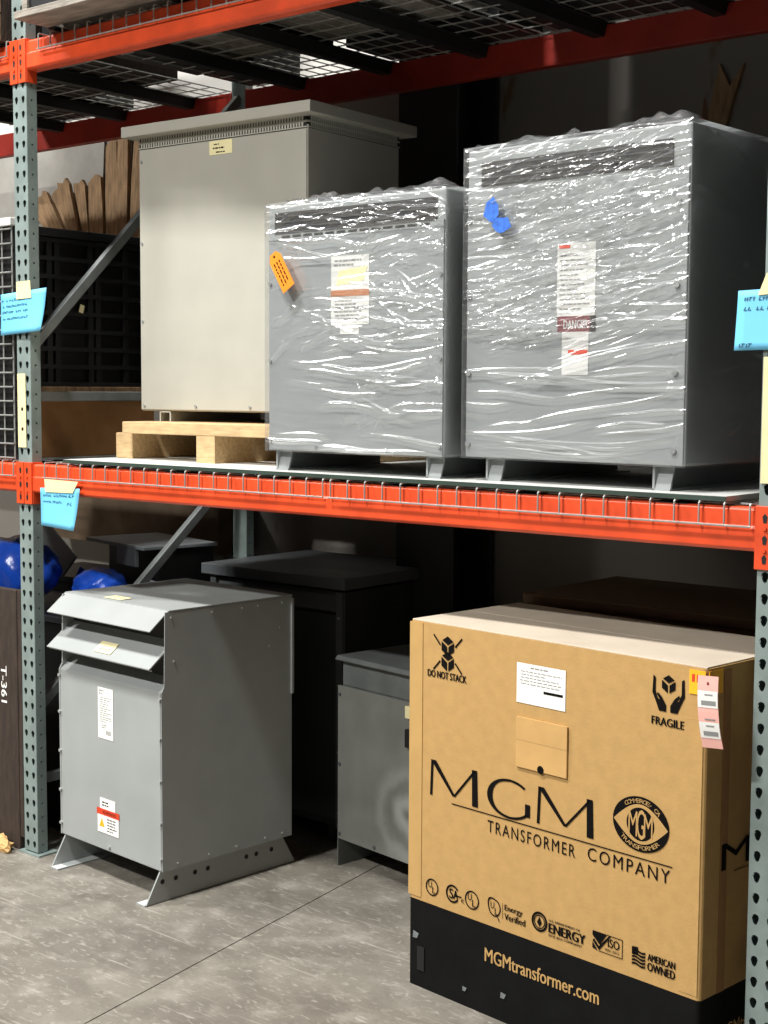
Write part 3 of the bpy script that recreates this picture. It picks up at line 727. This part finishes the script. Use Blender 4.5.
    b.rect(.354, .3552, .284, .326, Y); put_text(b, 'Energy', .362, .424, .305, .325, Y, bold=.0006); put_text(b, 'Verified', .362, .434, .284, .302, Y, bold=.0006); fin(b)
    b = mark('certification_mark'); b.ring(.482, .311, .0265, .0205, Y); b.ring(.482, .311, .0185, .0155, Y); b.poly([(.482, .325), (.474, .309), (.482, .297), (.490, .309)], Y)
    put_text(b, 'U.S. DEPARTMENT OF', .514, .615, .321, .327, Y, bold=.0003); put_text(b, 'ENERGY', .514, .632, .292, .317, Y, bold=.0016); put_text(b, 'DOE 2016 COMPLIANT', .514, .622, .282, .288, Y, bold=.0003); fin(b)
    b = mark('certification_mark'); x0, x1, z0, z1 = .655, .748, .289, .338
    for r_ in ((.70, x1, z1-.0022, z1), (x1-.002, x1, z0, z1), (.675, x1, z0, z0+.002)): b.rect(*r_, Y)
    b.poly([(x0, z1), (.700, z1), (.678, .306), (.664, .318), (x0, .326)], Y); b.poly([(x0, .312), (.676, .292), (.712, z1-.002), (.706, z1-.002), (.675, .302), (.660, .318)], Y)
    b.poly([(x0, z0+.02), (x0, z0+.004), (.672, z0+.001)], Y)
    put_text(b, 'ISO', .703, .738, .308, .330, Y, bold=.0006); put_text(b, '9001:2015', .694, .738, .296, .303, Y); fin(b)
    b = mark('certification_mark'); x0 = .776
    for k in range(5):
        zc = .326-k*.0085; pts = [(x0+.040*i/8, zc+.0025*math.sin(2*math.pi*i/8)) for i in range(9)]
        b.poly(pts+[(p[0], p[1]-.0052) for p in pts[::-1]], Y)
    b.poly([(x0, .332), (x0+.018, .334), (x0+.018, .314), (x0, .312)], Y)
    put_text(b, 'AMERICAN', .823, .902, .309, .327, Y, bold=.0008); put_text(b, 'OWNED', .823, .902, .284, .305, Y, bold=.001); fin(b)
    b = P('web_address', 'carton'); put_text(b, 'MGMtransformer.com', .294, .678, .150, .188, Y, bold=.0009); fin(b)
    # side prints
    s = B()
    sd = B(); put_text(sd, 'M', .075, .20, .55, .615, 0); put_text(sd, 'GM', .215, .44, .55, .615, 0); sd.rect(.13, .44, .538, .540, 0); put_text(sd, 'TRANSFORMER', .25, .44, .513, .532, 0)
    o = sd.build('side_lettering', 'ink', t); o.location = (w+.002, 0, 0); o.rotation_euler = (0, 0, math.pi/2)
    sd = B(); put_text(sd, 'MGMtransformer.com', .085, .45, .130, .165, 0); o = sd.build('side_web_address', 'carton', t); o.location = (w+.002, 0, 0); o.rotation_euler = (0, 0, math.pi/2)
    # dents and torn plastic at the black base
    for (x, z, r_) in ((.03, .15, .012), (.36, .075, .01), (.22, .05, .008), (.62, .03, .009)):
        B().add([(x-r_, -.001, z-r_), (x+r_*.6, -.004, z-r_*.8), (x+r_, -.001, z+r_*.4), (x-r_*.3, -.007, z+r_)], [(0, 1, 3), (1, 2, 3), (0, 3, 2)]).build('torn_flap', 'greyplate', t)
    hf = B(); hf.box(.038, .065, -.003, .0, .05, .118); hf.build('hand_hole', 'slot', t)
    # yellow label over the corner and hanging tag
    y = B(); y.box(.924, w-.004, -.0022, -.0008, .983, 1.040); y.box(w+.0002, w+.0018, .006, .062, .983, 1.040); y = y.build('yellow_label', 'yellowlab', t)
    q = B(); put_text(q, '1', .932, .938, 1.012, 1.03, -.0026, bold=.001); put_text(q, 'P', .945, .956, 1.012, 1.03, -.0026, bold=.001); q.build('print', 'red', y)
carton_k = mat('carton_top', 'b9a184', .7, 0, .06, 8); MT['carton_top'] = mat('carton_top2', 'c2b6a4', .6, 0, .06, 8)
MT['tape_clear'] = mat('tape_clear', 'ba955c', .5, 0, .05, 12); MT['pouch'] = mat('pouch', 'c49c62', .5, 0, .06, 12)
carton()
def pink_tag():
    c, s = math.cos(CA), math.sin(CA); u, v = .982, -.012
    t = thing('paper_tag', 'pink paper tag with barcodes hanging on the corner of the logo carton', 'tag', (CU+c*u-s*v, CV+s*u+c*v, 1.034), math.radians(14))
    def xy(u_, z):   # slight curl
        return (u_*.76+.016*(z/-.16)**2, -.012*math.sin(-z/.16*2.2)-.002, z)
    def sheet(u0, u1, z0, z1, m, name, par, off=0):
        b = B(); n = 8; vs = []
        for i in range(n+1):
            z = z0+(z1-z0)*i/n
            for u_ in (u0, u1):
                x, y, zz = xy(u_, z); vs.append((x, y-off, zz))
        b.add(vs, [(2*i, 2*i+1, 2*i+3, 2*i+2) for i in range(n)]); return b.build(name, m, par)
    p = sheet(-.031, .031, -.165, 0, 'pink', 'tag_paper', t); p.modifiers.new('t', 'SOLIDIFY').thickness = .0006
    for z0, z1 in ((-.072, -.034), (-.142, -.105)):
        k = sheet(-.03, .03, z0, z1, 'white', 'white_field', p, .0008); sheet(-.02, .024, z0+.006, z0+.016, 'labelgrey', 'barcode', p, .0014); sheet(-.01, .015, z1-.01, z1-.007, 'labelgrey', 'print', p, .0014)
    sheet(-.012, .02, -.1, -.097, 'labelgrey', 'print', p, .001)
    sheet(-.003, .003, -.02, -.014, 'maroon', 'eyelet', p, .001)
pink_tag()
def rear_carton():
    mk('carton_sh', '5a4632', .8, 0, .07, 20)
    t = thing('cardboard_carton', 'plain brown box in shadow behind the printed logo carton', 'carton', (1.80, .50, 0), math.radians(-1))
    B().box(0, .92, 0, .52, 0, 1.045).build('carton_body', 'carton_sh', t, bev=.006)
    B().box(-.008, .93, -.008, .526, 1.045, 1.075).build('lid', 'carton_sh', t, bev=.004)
rear_carton()

# ------------------------------------------------------------------ dark cabinet and small transformer behind
def dark_cabinet():
    t = thing('electrical_cabinet', 'dark grey cabinet with wide flat lid behind the floor transformer', 'cabinet', (.075, .79, 0), 0)
    w, d = .735, .60
    B().box(.02, w-.02, .03, d, .06, .945).build('body', 'charcoal', t, bev=.004)
    B().box(-.01, w+.01, -.01, d+.01, .958, 1.0).build('lid', 'darkgrey', t, bev=.003)
    B().box(.04, w-.04, .04, d-.04, .945, .958).build('lid_gap', 'slot', t)
    B().box(.02, .05, .012, .03, .06, .945).build('corner_post', 'darkgrey', t); B().box(w-.05, w-.02, .012, .03, .06, .945).build('corner_post', 'darkgrey', t)
    B().box(.052, w-.052, .018, .03, .09, .86).build('front_panel', 'charcoal', t, bev=.003)
    B().prism([(.012, .875), (.03, .93), (.032, .928), (.016, .872)], 'x', .052, w-.052).build('louver', 'darkgrey', t)
    screws(t, [(w-.035, .012, z) for z in (.85, .6, .35, .12)], .005, .004)
    for x in (.04, w-.1): B().box(x, x+.06, .03, d-.02, 0, .06).build('foot_channel', 'charcoal', t)
dark_cabinet()
def small_unit():
    t = thing('dry_type_transformer', 'small scuffed grey transformer between the floor transformer and the carton', 'transformer', (.925, .628, 0), math.radians(-9))
    w, d = .55, .42
    B().box(.012, w-.012, .012, d, .10, .735).build('body', 'scuffgrey', t, bev=.004)
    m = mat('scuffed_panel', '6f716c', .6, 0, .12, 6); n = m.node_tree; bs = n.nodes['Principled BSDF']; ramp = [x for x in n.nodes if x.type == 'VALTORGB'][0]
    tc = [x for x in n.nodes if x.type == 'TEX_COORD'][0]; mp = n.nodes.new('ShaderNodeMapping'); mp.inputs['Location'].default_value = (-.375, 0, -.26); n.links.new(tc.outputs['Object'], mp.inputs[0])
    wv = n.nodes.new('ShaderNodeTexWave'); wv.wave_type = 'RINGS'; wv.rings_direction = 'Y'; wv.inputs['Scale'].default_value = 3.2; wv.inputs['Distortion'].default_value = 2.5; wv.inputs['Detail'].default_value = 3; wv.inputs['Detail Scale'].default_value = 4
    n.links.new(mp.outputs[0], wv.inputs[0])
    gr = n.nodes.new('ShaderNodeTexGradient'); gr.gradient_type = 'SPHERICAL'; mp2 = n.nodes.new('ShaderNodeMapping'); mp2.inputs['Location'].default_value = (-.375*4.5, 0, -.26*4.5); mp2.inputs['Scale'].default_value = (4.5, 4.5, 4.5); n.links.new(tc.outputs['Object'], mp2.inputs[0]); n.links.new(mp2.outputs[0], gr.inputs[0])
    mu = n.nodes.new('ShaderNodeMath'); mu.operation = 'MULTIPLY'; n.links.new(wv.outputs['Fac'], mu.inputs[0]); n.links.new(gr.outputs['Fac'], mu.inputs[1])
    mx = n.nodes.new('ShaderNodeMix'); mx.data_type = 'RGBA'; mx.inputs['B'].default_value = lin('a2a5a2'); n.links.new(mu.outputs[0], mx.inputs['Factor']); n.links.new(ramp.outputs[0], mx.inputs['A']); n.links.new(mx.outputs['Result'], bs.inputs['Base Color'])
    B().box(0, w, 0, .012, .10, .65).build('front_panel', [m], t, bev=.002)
    B().prism([(.008, .655), (.012, .655), (.016, .735), (.012, .735)], 'x', .02, w-.02).build('upper_panel', 'scuffgrey', t)
    B().prism([(-.012, .742), (d+.01, .742), (d+.01, .758), (-.002, .758), (-.012, .748)], 'x', .0, w).build('top_cover', 'scuffgrey', t, bev=.002)
    B().box(.012, w-.012, .013, .02, .735, .743).build('cover_gap', 'slot', t)
    for x in (.0, w-.03): B().prism([(0, 0), (.05, 0), (d, 0), (d, .1), (0, .1)], 'x', x, x+.004).build('leg', 'scuffgrey', t)
    screws(t, [(.012, 0, z) for z in (.62, .37, .12)]+[(.2, 0, .115), (.4, 0, .115)], .006, .005, m='darkgrey')
    B().box(.365, .39, -.012, 0, .50, .56).build('latch', 'slot', t); B().box(.368, .39, -.014, 0, .60, .64).build('bracket', 'cream', t)
small_unit()

# ------------------------------------------------------------------ top shelf loads
TZ = ZT+BH+.0112
def top_loads():
    t = thing('wooden_pallet', 'grey weathered pallet overhanging the top shelf beam', 'pallet', (.155, -.135, TZ), math.radians(.5))
    b = B().box(0, 1.3, 0, .14, .014, .038).build('deck_board', 'greywood', t, bev=.002)
    for y in (.19, .38, .57, .74): share(b, 'deck_board', t, (0, y, 0))
    s = B().box(.0, .04, .14, .88, 0, .014).build('stringer', 'darkwood', t); share(s, 'stringer', t, (.6, 0, 0)); share(s, 'stringer', t, (1.24, 0, 0))
    c = thing('black_crate', 'black crate on the weathered pallet at the top left edge', 'crate', (.16, -.09, TZ+.0385), 0)
    B().box(0, 1.22, 0, .84, 0, .66).build('crate_body', 'blackplastic', c, bev=.006)
    B().box(-.01, 1.23, -.01, .85, .66, .69).build('rim', 'blackplastic', c, bev=.004)
    B().box(-.008, .02, -.008, .0, .0, .30).build('corner_post', 'greywood', c)
    t = thing('dark_carton', 'dark carton on the top shelf above the largest wrapped transformer', 'carton', (1.50, .03, TZ), 0)
    B().box(0, 1.25, 0, 1.04, 0, 1.1).build('carton_body', 'blackplastic', t, bev=.006); B().box(.0, 1.25, .5, .55, 1.1, 1.102).build('tape_strip', 'black', t)
    t = thing('wooden_crate', 'weathered wooden crate at the top left corner', 'crate', (-1.30, -.04, TZ), 0)
    pl = B().box(0, 1.225, 0, .02, 0, .09).build('plank', 'oldwood', t, bev=.002)
    for k in range(1, 4): share(pl, 'plank', t, (0, 0, k*.098))
    for k in range(4, 7): share(pl, 'plank', t, (0, 0, k*.098))
    for x in (.0, 1.165): B().box(x, x+.06, -.022, 0, 0, .40).build('corner_post', 'greywood', t)
    B().box(0, 1.225, .02, .84, 0, .70).build('crate_body', 'darkwood', t)
    def blk(x0, x1, y0, y1, h, label):
        t = thing('dark_carton', label, 'carton', (x0, y0, TZ+.0), 0)
        B().box(0, x1-x0, 0, y1-y0, 0, h).build('carton_body', 'blackplastic', t, bev=.004); B().box(0, x1-x0, (y1-y0)*.4, (y1-y0)*.6, h, h+.001).build('tape_strip', 'black', t)
    blk(.047, .143, .06, .79, .5, 'narrow dark carton beside the black crate on the top shelf')
    blk(.07, .34, .80, 1.06, .45, 'small dark carton on the top shelf beside the rear post')
    blk(.80, 1.46, .80, 1.06, .8, 'dark carton at the rear of the top shelf over the beige cabinet')
    blk(-1.30, -.64, .82, 1.06, .6, 'dark carton at the rear of the top shelf left of the left upright')
top_loads()

# ------------------------------------------------------------------ next bay beyond the right upright: unseen cabinet added to block light
beam(L, 2*L, 0, ZM, 'orange-red middle beam right of the right upright', ends=(1, 0))
beam(L, 2*L, 1.1, ZM, 'shade-painted red rear middle beam right of the right upright', ends=(1, 0), face=1)
def next_bay_blocker():
    t = thing('electrical_cabinet', 'unseen dark cabinet added in the next bay to shade the largest wrapped transformer', 'cabinet', (2.95, .02, ZM+BH), 0)
    B().box(0, 1.1, 0, 1.08, .05, 1.2).build('body', 'charcoal', t, bev=.004); B().box(-.02, 1.12, -.02, 1.1, 1.2, 1.24).build('lid', 'charcoal', t, bev=.003)
    for x in (.03, 1.0): B().box(x, x+.06, 0, 1.08, 0, .05).build('foot_channel', 'charcoal', t)
next_bay_blocker()

# ------------------------------------------------------------------ left bay, middle shelf
def left_bay():
    t = thing('wire_mesh_panel', 'grey wire mesh panel standing left of the left upright', 'mesh panel', (-.90, .02, DZ), 0)
    h = .83
    v = B().tube([(0, 0, 0), (0, 0, h)], .003, 6).build('vertical_wire', 'wire', t); v.location = (.0, 0, 0)
    for k in range(1, 15): share(v, 'vertical_wire', t, (k*.058, 0, 0))
    hz = B().tube([(0, 0, 0), (.815, 0, 0)], .003, 6).build('horizontal_wire', 'wire', t); hz.location = (0, -.006, .006)
    for k in range(1, 17): share(hz, 'horizontal_wire', t, (0, -.006, .006+k*.0508))
    B().box(-.005, .82, -.012, .02, h, h+.028).build('top_rail', 'lwhite', t, bev=.003)
    B().box(.0, .815, .008, .014, .0, h).build('backing_sheet', 'black', t)
    t = thing('wooden_box', 'plain brown wooden box behind the left upright', 'box', (-1.05, .09, DZ), 0)
    B().box(0, .925, 0, .62, 0, .235).build('box_body', 'carton_dk', t, bev=.004); B().box(-.006, .935, -.006, .63, .235, .262).build('box_lid', 'oldwood', t, bev=.003)
    z = DZ+.262
    t = thing('plastic_container', 'black ribbed plastic container standing on the brown box', 'container', (-1.03, .10, z), 0)
    w, d, hh = .90, .60, .56
    B().box(.012, w-.012, .012, d-.012, 0, hh-.01).build('container_body', 'black', t)
    r = B().box(w-.012, w+.006, .0, d, 0, .016).build('side_rib', 'blackplastic', t, bev=.002)
    for k in range(1, 9): share(r, 'side_rib', t, (0, 0, k*.066))
    q = B().box(w-.012, w+.004, 0, .022, 0, hh-.02).build('upright_rib', 'blackplastic', t, bev=.002)
    for y in (.10, .135, .29, .325, .46, .575): share(q, 'upright_rib', t, (0, y, 0))
    fr = B().box(0, w, -.004, .012, 0, .016).build('front_rib', 'blackplastic', t)
    for k in range(1, 9): share(fr, 'front_rib', t, (0, 0, k*.066))
    B().box(-.01, w+.012, -.01, d+.01, hh-.012, hh+.02).build('rim', 'blackplastic', t, bev=.004)
    tag(B().box(0, .02, -.0005, .0005, 0, .03).build('yellow_label', 'cream'), 'small yellow label on the black container', 'label').location = (0, 0, 0)
    o = bpy.data.objects['yellow_label.001'] if 'yellow_label.001' in bpy.data.objects else bpy.data.objects['yellow_label']
    o.location = (-1.03+w+.0075, .34, z+.28); o.rotation_euler = (0, .3, math.pi/2)
left_bay()
def wall_wood():
    # split wooden boards and torn facing on the wall above the container
    rr = random.Random(6)
    for i in range(5):
        a = -44+i*9; wd = .085; h = .30+.02*(i % 2); b = B()
        b.prism([(-wd*.42, 0), (wd*.42, 0), (wd*.52, h*.9), (wd*.3, h+rr.uniform(-.012, .012)), (0, h+rr.uniform(-.02, .01)), (-wd*.5, h+rr.uniform(-.012, .012))], 'y', 0, .02)
        o = tag(b.build('split_board', 'oldwood', bev=.002), ['leftmost', 'second', 'middle', 'fourth', 'rightmost'][i]+' short splintered board in the fan above the black container', 'board', 'splintered boards on the wall')
        o.location = (-1.66+i*.046, WY-.05-.024*(i % 2), 2.40); o.rotation_euler = (0, math.radians(a), 0)
    x = -1.42
    for i, (wd, z1, a) in enumerate([(.10, 2.70, -3), (.085, 2.86, 0), (.075, 2.95, 2), (.10, 2.95, 5), (.09, 2.95, 7)]):
        b = B(); h = z1-2.38; b.prism([(-wd/2, 0), (wd/2, 0), (wd/2+.004, h*.6), (wd/2, h), (wd*.1, h+.02), (-wd/2+.004, h-.015), (-wd/2-.003, h*.5)], 'y', 0, .022)
        o = tag(b.build('split_board', 'oldwood', bev=.003), ['first', 'second', 'third', 'fourth', 'fifth'][i]+' from the left of the tall splintered boards beside the beige cabinet', 'board', 'tall splintered boards on the wall')
        o.location = (x+wd/2, WY-.06+.012*(i % 2), 2.38); o.rotation_euler = (0, math.radians(a), 0); x += wd+.004
    b = B(); rr = random.Random(3); pts = [(-2.6, 2.48), (-1.95, 2.52), (-1.7, 2.60), (-1.5, 2.62), (-1.38, 2.66), (-1.36, 2.95), (-2.6, 2.95)]
    b.prism(pts, 'y', WY-.012, WY-.004)
    tag(b.build('torn_facing', 'peel'), 'torn grey wall facing sheet behind the left upright', 'wall sheet')
    b = B(); pts = [(1.86, 2.62), (1.90, 2.80), (1.94, 2.72), (1.99, 2.79), (1.95, 2.66), (1.92, 2.55)]; b.prism(pts, 'y', WY-.02, WY-.001)
    tag(b.build('torn_patch', 'oldwood'), 'torn brown patch of the wall above the largest wrapped transformer', 'wall patch')
wall_wood()

# ------------------------------------------------------------------ lower left clutter
def lower_left():
    t = thing('wooden_sheet', 'dark brown wooden panel marked T-361 at the left edge', 'panel', (-.90, .0, 0), 0)
    p = B().box(0, .83, 0, .025, .0, .958).build('panel_sheet', 'darkwood', t, bev=.003)
    B().box(.83, .852, .004, .05, .05, .958).build('edge_batten', 'darkwood', t)
    q = B(); v, f, _ = text_geo('T-361'); w0, h0 = .135, .034
    for a, c in [(0, 0)]:
        put_text(q, 'T-361', -w0/2, w0/2, -h0/2, h0/2, 0, bold=.0012)
    o = q.build('chalk_marking', 'white', t); o.rotation_euler = (0, math.radians(90), 0); o.location = (.752, -.002, .605)
    m = thing('wire_mesh_panel', 'grey wire mesh edge behind the dark brown panel', 'mesh panel', (-.80, .085, .12), 0)
    v = B().tube([(0, 0, 0), (0, 0, .5)], .003, 6).build('vertical_wire', 'wire', m); v.location = (.72, 0, 0)
    for x in (.66, .60): share(v, 'vertical_wire', m, (x, 0, 0))
    hz = B().tube([(.0, 0, 0), (.735, 0, 0)], .003, 6).build('horizontal_wire', 'wire', m); hz.location = (0, -.005, .0)
    for k in range(1, 11): share(hz, 'horizontal_wire', m, (0, -.005, k*.05))
    B().box(.0, .02, -.01, .02, -.12, .5).build('leg', 'darkgrey', m); B().box(.70, .73, .006, .02, -.12, 0).build('leg', 'darkgrey', m)
    # broken wood piece on the floor
    b = B(); rr = random.Random(8); bm = bmesh.new(); bmesh.ops.create_icosphere(bm, subdivisions=3, radius=1)
    for vv in bm.verts:
        k = 1+.3*math.sin(vv.co.x*5+vv.co.y*3)+rr.uniform(-.12, .12); vv.co = Vector((vv.co.x*.075*k, vv.co.y*.04*k, max(-.018, vv.co.z*.03*k)))
    me = bpy.data.meshes.new('wood_chunk'); bm.to_mesh(me); bm.free(); me.materials.append(MT['pine_end'])
    o = bpy.data.objects.new('wood_chunk', me); COL.objects.link(o); o.location = (-.14, -.045, .018); o.rotation_euler = (0, 0, .3); tag(o, 'broken pale wood chunk on the floor left of the left upright', 'wood')
    # blue plastic bag
    def crumple(name, loc, sc, m, label, cat, seed, rz=0):
        rr = random.Random(seed); bm = bmesh.new(); bmesh.ops.create_icosphere(bm, subdivisions=4, radius=1)
        ph = [(Vector((rr.uniform(-6, 6), rr.uniform(-6, 6), rr.uniform(-6, 6))), rr.uniform(0, 6)) for _ in range(9)]
        for vv in bm.verts:
            k = 1+sum(abs(math.sin(p.dot(vv.co)+q))*.05 for p, q in ph)-.2; c = vv.co.copy(); vv.co = Vector((c.x*sc[0]*k, c.y*sc[1]*k, c.z*sc[2]*k))
        z = min(v_.co.z for v_ in bm.verts)
        for vv in bm.verts: vv.co.z = max(vv.co.z-z, .04*sc[2])-.04*sc[2]
        me = bpy.data.meshes.new(name); bm.to_mesh(me); bm.free(); me.materials.append(MT[m]); me.polygons.foreach_set('use_smooth', [True]*len(me.polygons))
        o = bpy.data.objects.new(name, me); COL.objects.link(o); o.location = loc; o.rotation_euler = (0, 0, rz); return tag(o, label, cat)
    # a low stack of black bins carries the clutter
    t = thing('black_bin', 'low black bin holding clutter behind the left upright', 'bin', (-1.05, .24, 0), 0)
    B().box(0, .98, 0, .42, 0, .80).build('bin_body', 'black', t, bev=.006); B().box(-.008, .985, -.008, .428, .80, .825).build('rim', 'blackplastic', t, bev=.003)
    crumple('plastic_bag', (-.60, .40, .826), (.20, .12, .12), 'bluebag', 'crumpled blue plastic bag left of the left upright', 'bag', 2)
    crumple('plastic_bag', (-.24, .52, .826), (.11, .09, .07), 'bluebag', 'crumpled blue plastic bag in shadow right of the left upright', 'bag', 5)
    def plate(name, w, h, th, loc, rot, m, label, cat):
        o = tag(B().box(0, w, 0, th, 0, h).build(name, m, bev=.002), label, cat); o.location = loc; o.rotation_euler = rot; return o
    t = thing('black_bin', 'second black bin in shadow behind the floor transformer', 'bin', (-1.05, .72, 0), 0)
    B().box(0, .98, 0, .36, 0, .86).build('bin_body', 'black', t, bev=.006); B().box(-.008, .988, -.008, .368, .86, .885).build('rim', 'blackplastic', t, bev=.003)
    plate('metal_cover', .34, .11, .012, (-.98, .69, 1.08), (math.radians(-15), math.radians(35), 0), 'greyplate', 'tilted grey metal cover among the clutter', 'metal cover')
    t = thing('metal_housing', 'dark metal housing lying on the shadowed bins', 'housing', (-.50, .78, .886), math.radians(-12))
    B().box(0, .42, 0, .26, 0, .16).build('housing_body', 'black', t, bev=.004); B().box(-.07, .43, -.07, .27, .16, .175).build('housing_lid', 'greyplate', t, bev=.003)
    B().box(.20, .36, -.068, -.055, .09, .16).build('lid_flange', 'greyplate', t)
    plate('blue_card', .10, .12, .004, (-.50, .565, .85), (math.radians(-15), math.radians(20), 0), 'bluebag', 'blue plastic sheet leaning on the metal housing', 'plastic sheet')
    b = B(); b.cyl((0, 0, 0), (.05, 0, .09), .03, 12); o = tag(b.build('metal_can', 'greyplate'), 'small grey metal cylinder beside the metal housing', 'cylinder'); o.location = (-.09, .62, .83)
    b = B(); rr = random.Random(12); top = [(-1.7+i*.12, 1.20+rr.uniform(-.04, .05)) for i in range(12)]
    b.prism([(-1.7, .95), (-.38, .95)]+top[::-1], 'y', 1.30, WY-.005)
    tag(b.build('insulation_board', 'insul'), 'torn brown insulation board on the wall under the middle shelf', 'board')
    plate('blue_card', .06, .14, .004, (-.06, 1.13, .99), (0, math.radians(-20), 0), 'bluebag', 'narrow blue strip hanging near the rear post', 'plastic strip')
lower_left()

# ------------------------------------------------------------------ paper notes
def paper(name, corners, y, m, label, cat, rows=(), curl=.012, group=None, tape=None):
    # corners TL,TR,BR,BL in XZ
    t = thing(name, label, cat, (corners[3][0], y, corners[3][1]), 0, group)
    x0, z0 = corners[3]; n = 8
    def pt(a, c, off=0):
        TL, TR, BR, BL = [np.array(p) for p in corners]; p = (BL*(1-a)+BR*a)*(1-c)+(TL*(1-a)+TR*a)*c
        return (p[0]-x0, -curl*(1-c)**2*(.5+a)-off-.001, p[1]-z0)
    b = B(); vs = [pt(i/n, j/n) for j in range(n+1) for i in range(n+1)]
    b.add(vs, [(j*(n+1)+i, j*(n+1)+i+1, (j+1)*(n+1)+i+1, (j+1)*(n+1)+i) for j in range(n) for i in range(n)])
    o = b.build('sheet', m, t, smooth=True); s = o.modifiers.new('t', 'SOLIDIFY'); s.thickness = .0006
    for (a0, a1, c, h) in rows:
        q = B(); a = a0
        while a < a1:
            w = random.uniform(.5, 1.1)*h
            if random.random() < .85:
                p = [pt(a, c, .0012), pt(a+.012, c, .0012), pt(a+.012+w*.3, c+h, .0012), pt(a+w*.3, c+h, .0012)]; q.add(p, [(0, 1, 2, 3)])
                e = random.choice([0, h*.5, h*.85]); p = [pt(a, c+e, .0012), pt(a+w*.8, c+e, .0012), pt(a+w*.8, c+e+.015, .0012), pt(a, c+e+.015, .0012)]; q.add(p, [(0, 1, 2, 3)])
            a += w
        if q.v: q.build('handwriting', 'penink', o)
    if tape:
        pts = [(p[0]-x0, p[1]-z0) for p in tape]; tp = B(); tp.prism(pts, 'y', -.0042, -.0022); tp.build('tape', 'tape', t)
    return t
paper('paper_note', [(-.125, 2.015), (.138, 2.030), (.120, 1.882), (-.122, 1.870)], -.003, 'blue', 'blue paper note taped to the left upright above the middle beam', 'note',
      [(.03, .55, .80, .05), (.05, .6, .66, .05), (.04, .6, .52, .05), (.06, .62, .36, .045)], .01, None, [(-.03, 1.995), (.055, 1.998), (.05, 2.058), (-.028, 2.056)])
paper('paper_note', [(.112, 1.338), (.330, 1.345), (.308, 1.200), (.120, 1.208)], -.022, 'blue', 'blue paper note hanging from the middle front beam beside the left upright', 'note',
      [(.08, .75, .78, .05), (.75, .85, .78, .07), (.08, .55, .62, .045), (.72, .8, .58, .08)], .008, None, [(.145, 1.325), (.295, 1.328), (.325, 1.368), (.14, 1.37)])
paper('paper_note', [(2.718, 1.917), (2.90, 1.922), (2.90, 1.782), (2.712, 1.780)], -.004, 'blue', 'blue paper note taped to the right upright', 'note',
      [(.09, .9, .82, .06), (.09, .9, .66, .06), (.06, .22, .05, .06)], .006, None, [(2.768, 1.905), (2.86, 1.91), (2.85, 1.955), (2.788, 1.955)])
def tape_strip(x0, x1, z0, z1, y, label):
    o = tag(B().box(x0, x1, y-.0015, y, z0, z1).build('tape_strip', 'tape'), label, 'tape'); 
    d = B()
    k = 0
    for zz in (z0+(z1-z0)*.25, z0+(z1-z0)*.52): d.disc((x0+x1)/2+.003, zz, .007, y-.0019, n=8)
    d.build('slot_hole', 'slot', o)
tape_strip(-.034, .012, 1.475, 1.735, -.0035, 'cream tape strip on the left upright below the blue note')
tape_strip(2.785, 2.835, 1.475, 1.765, -.0035, 'cream tape strip on the right upright below the blue note')
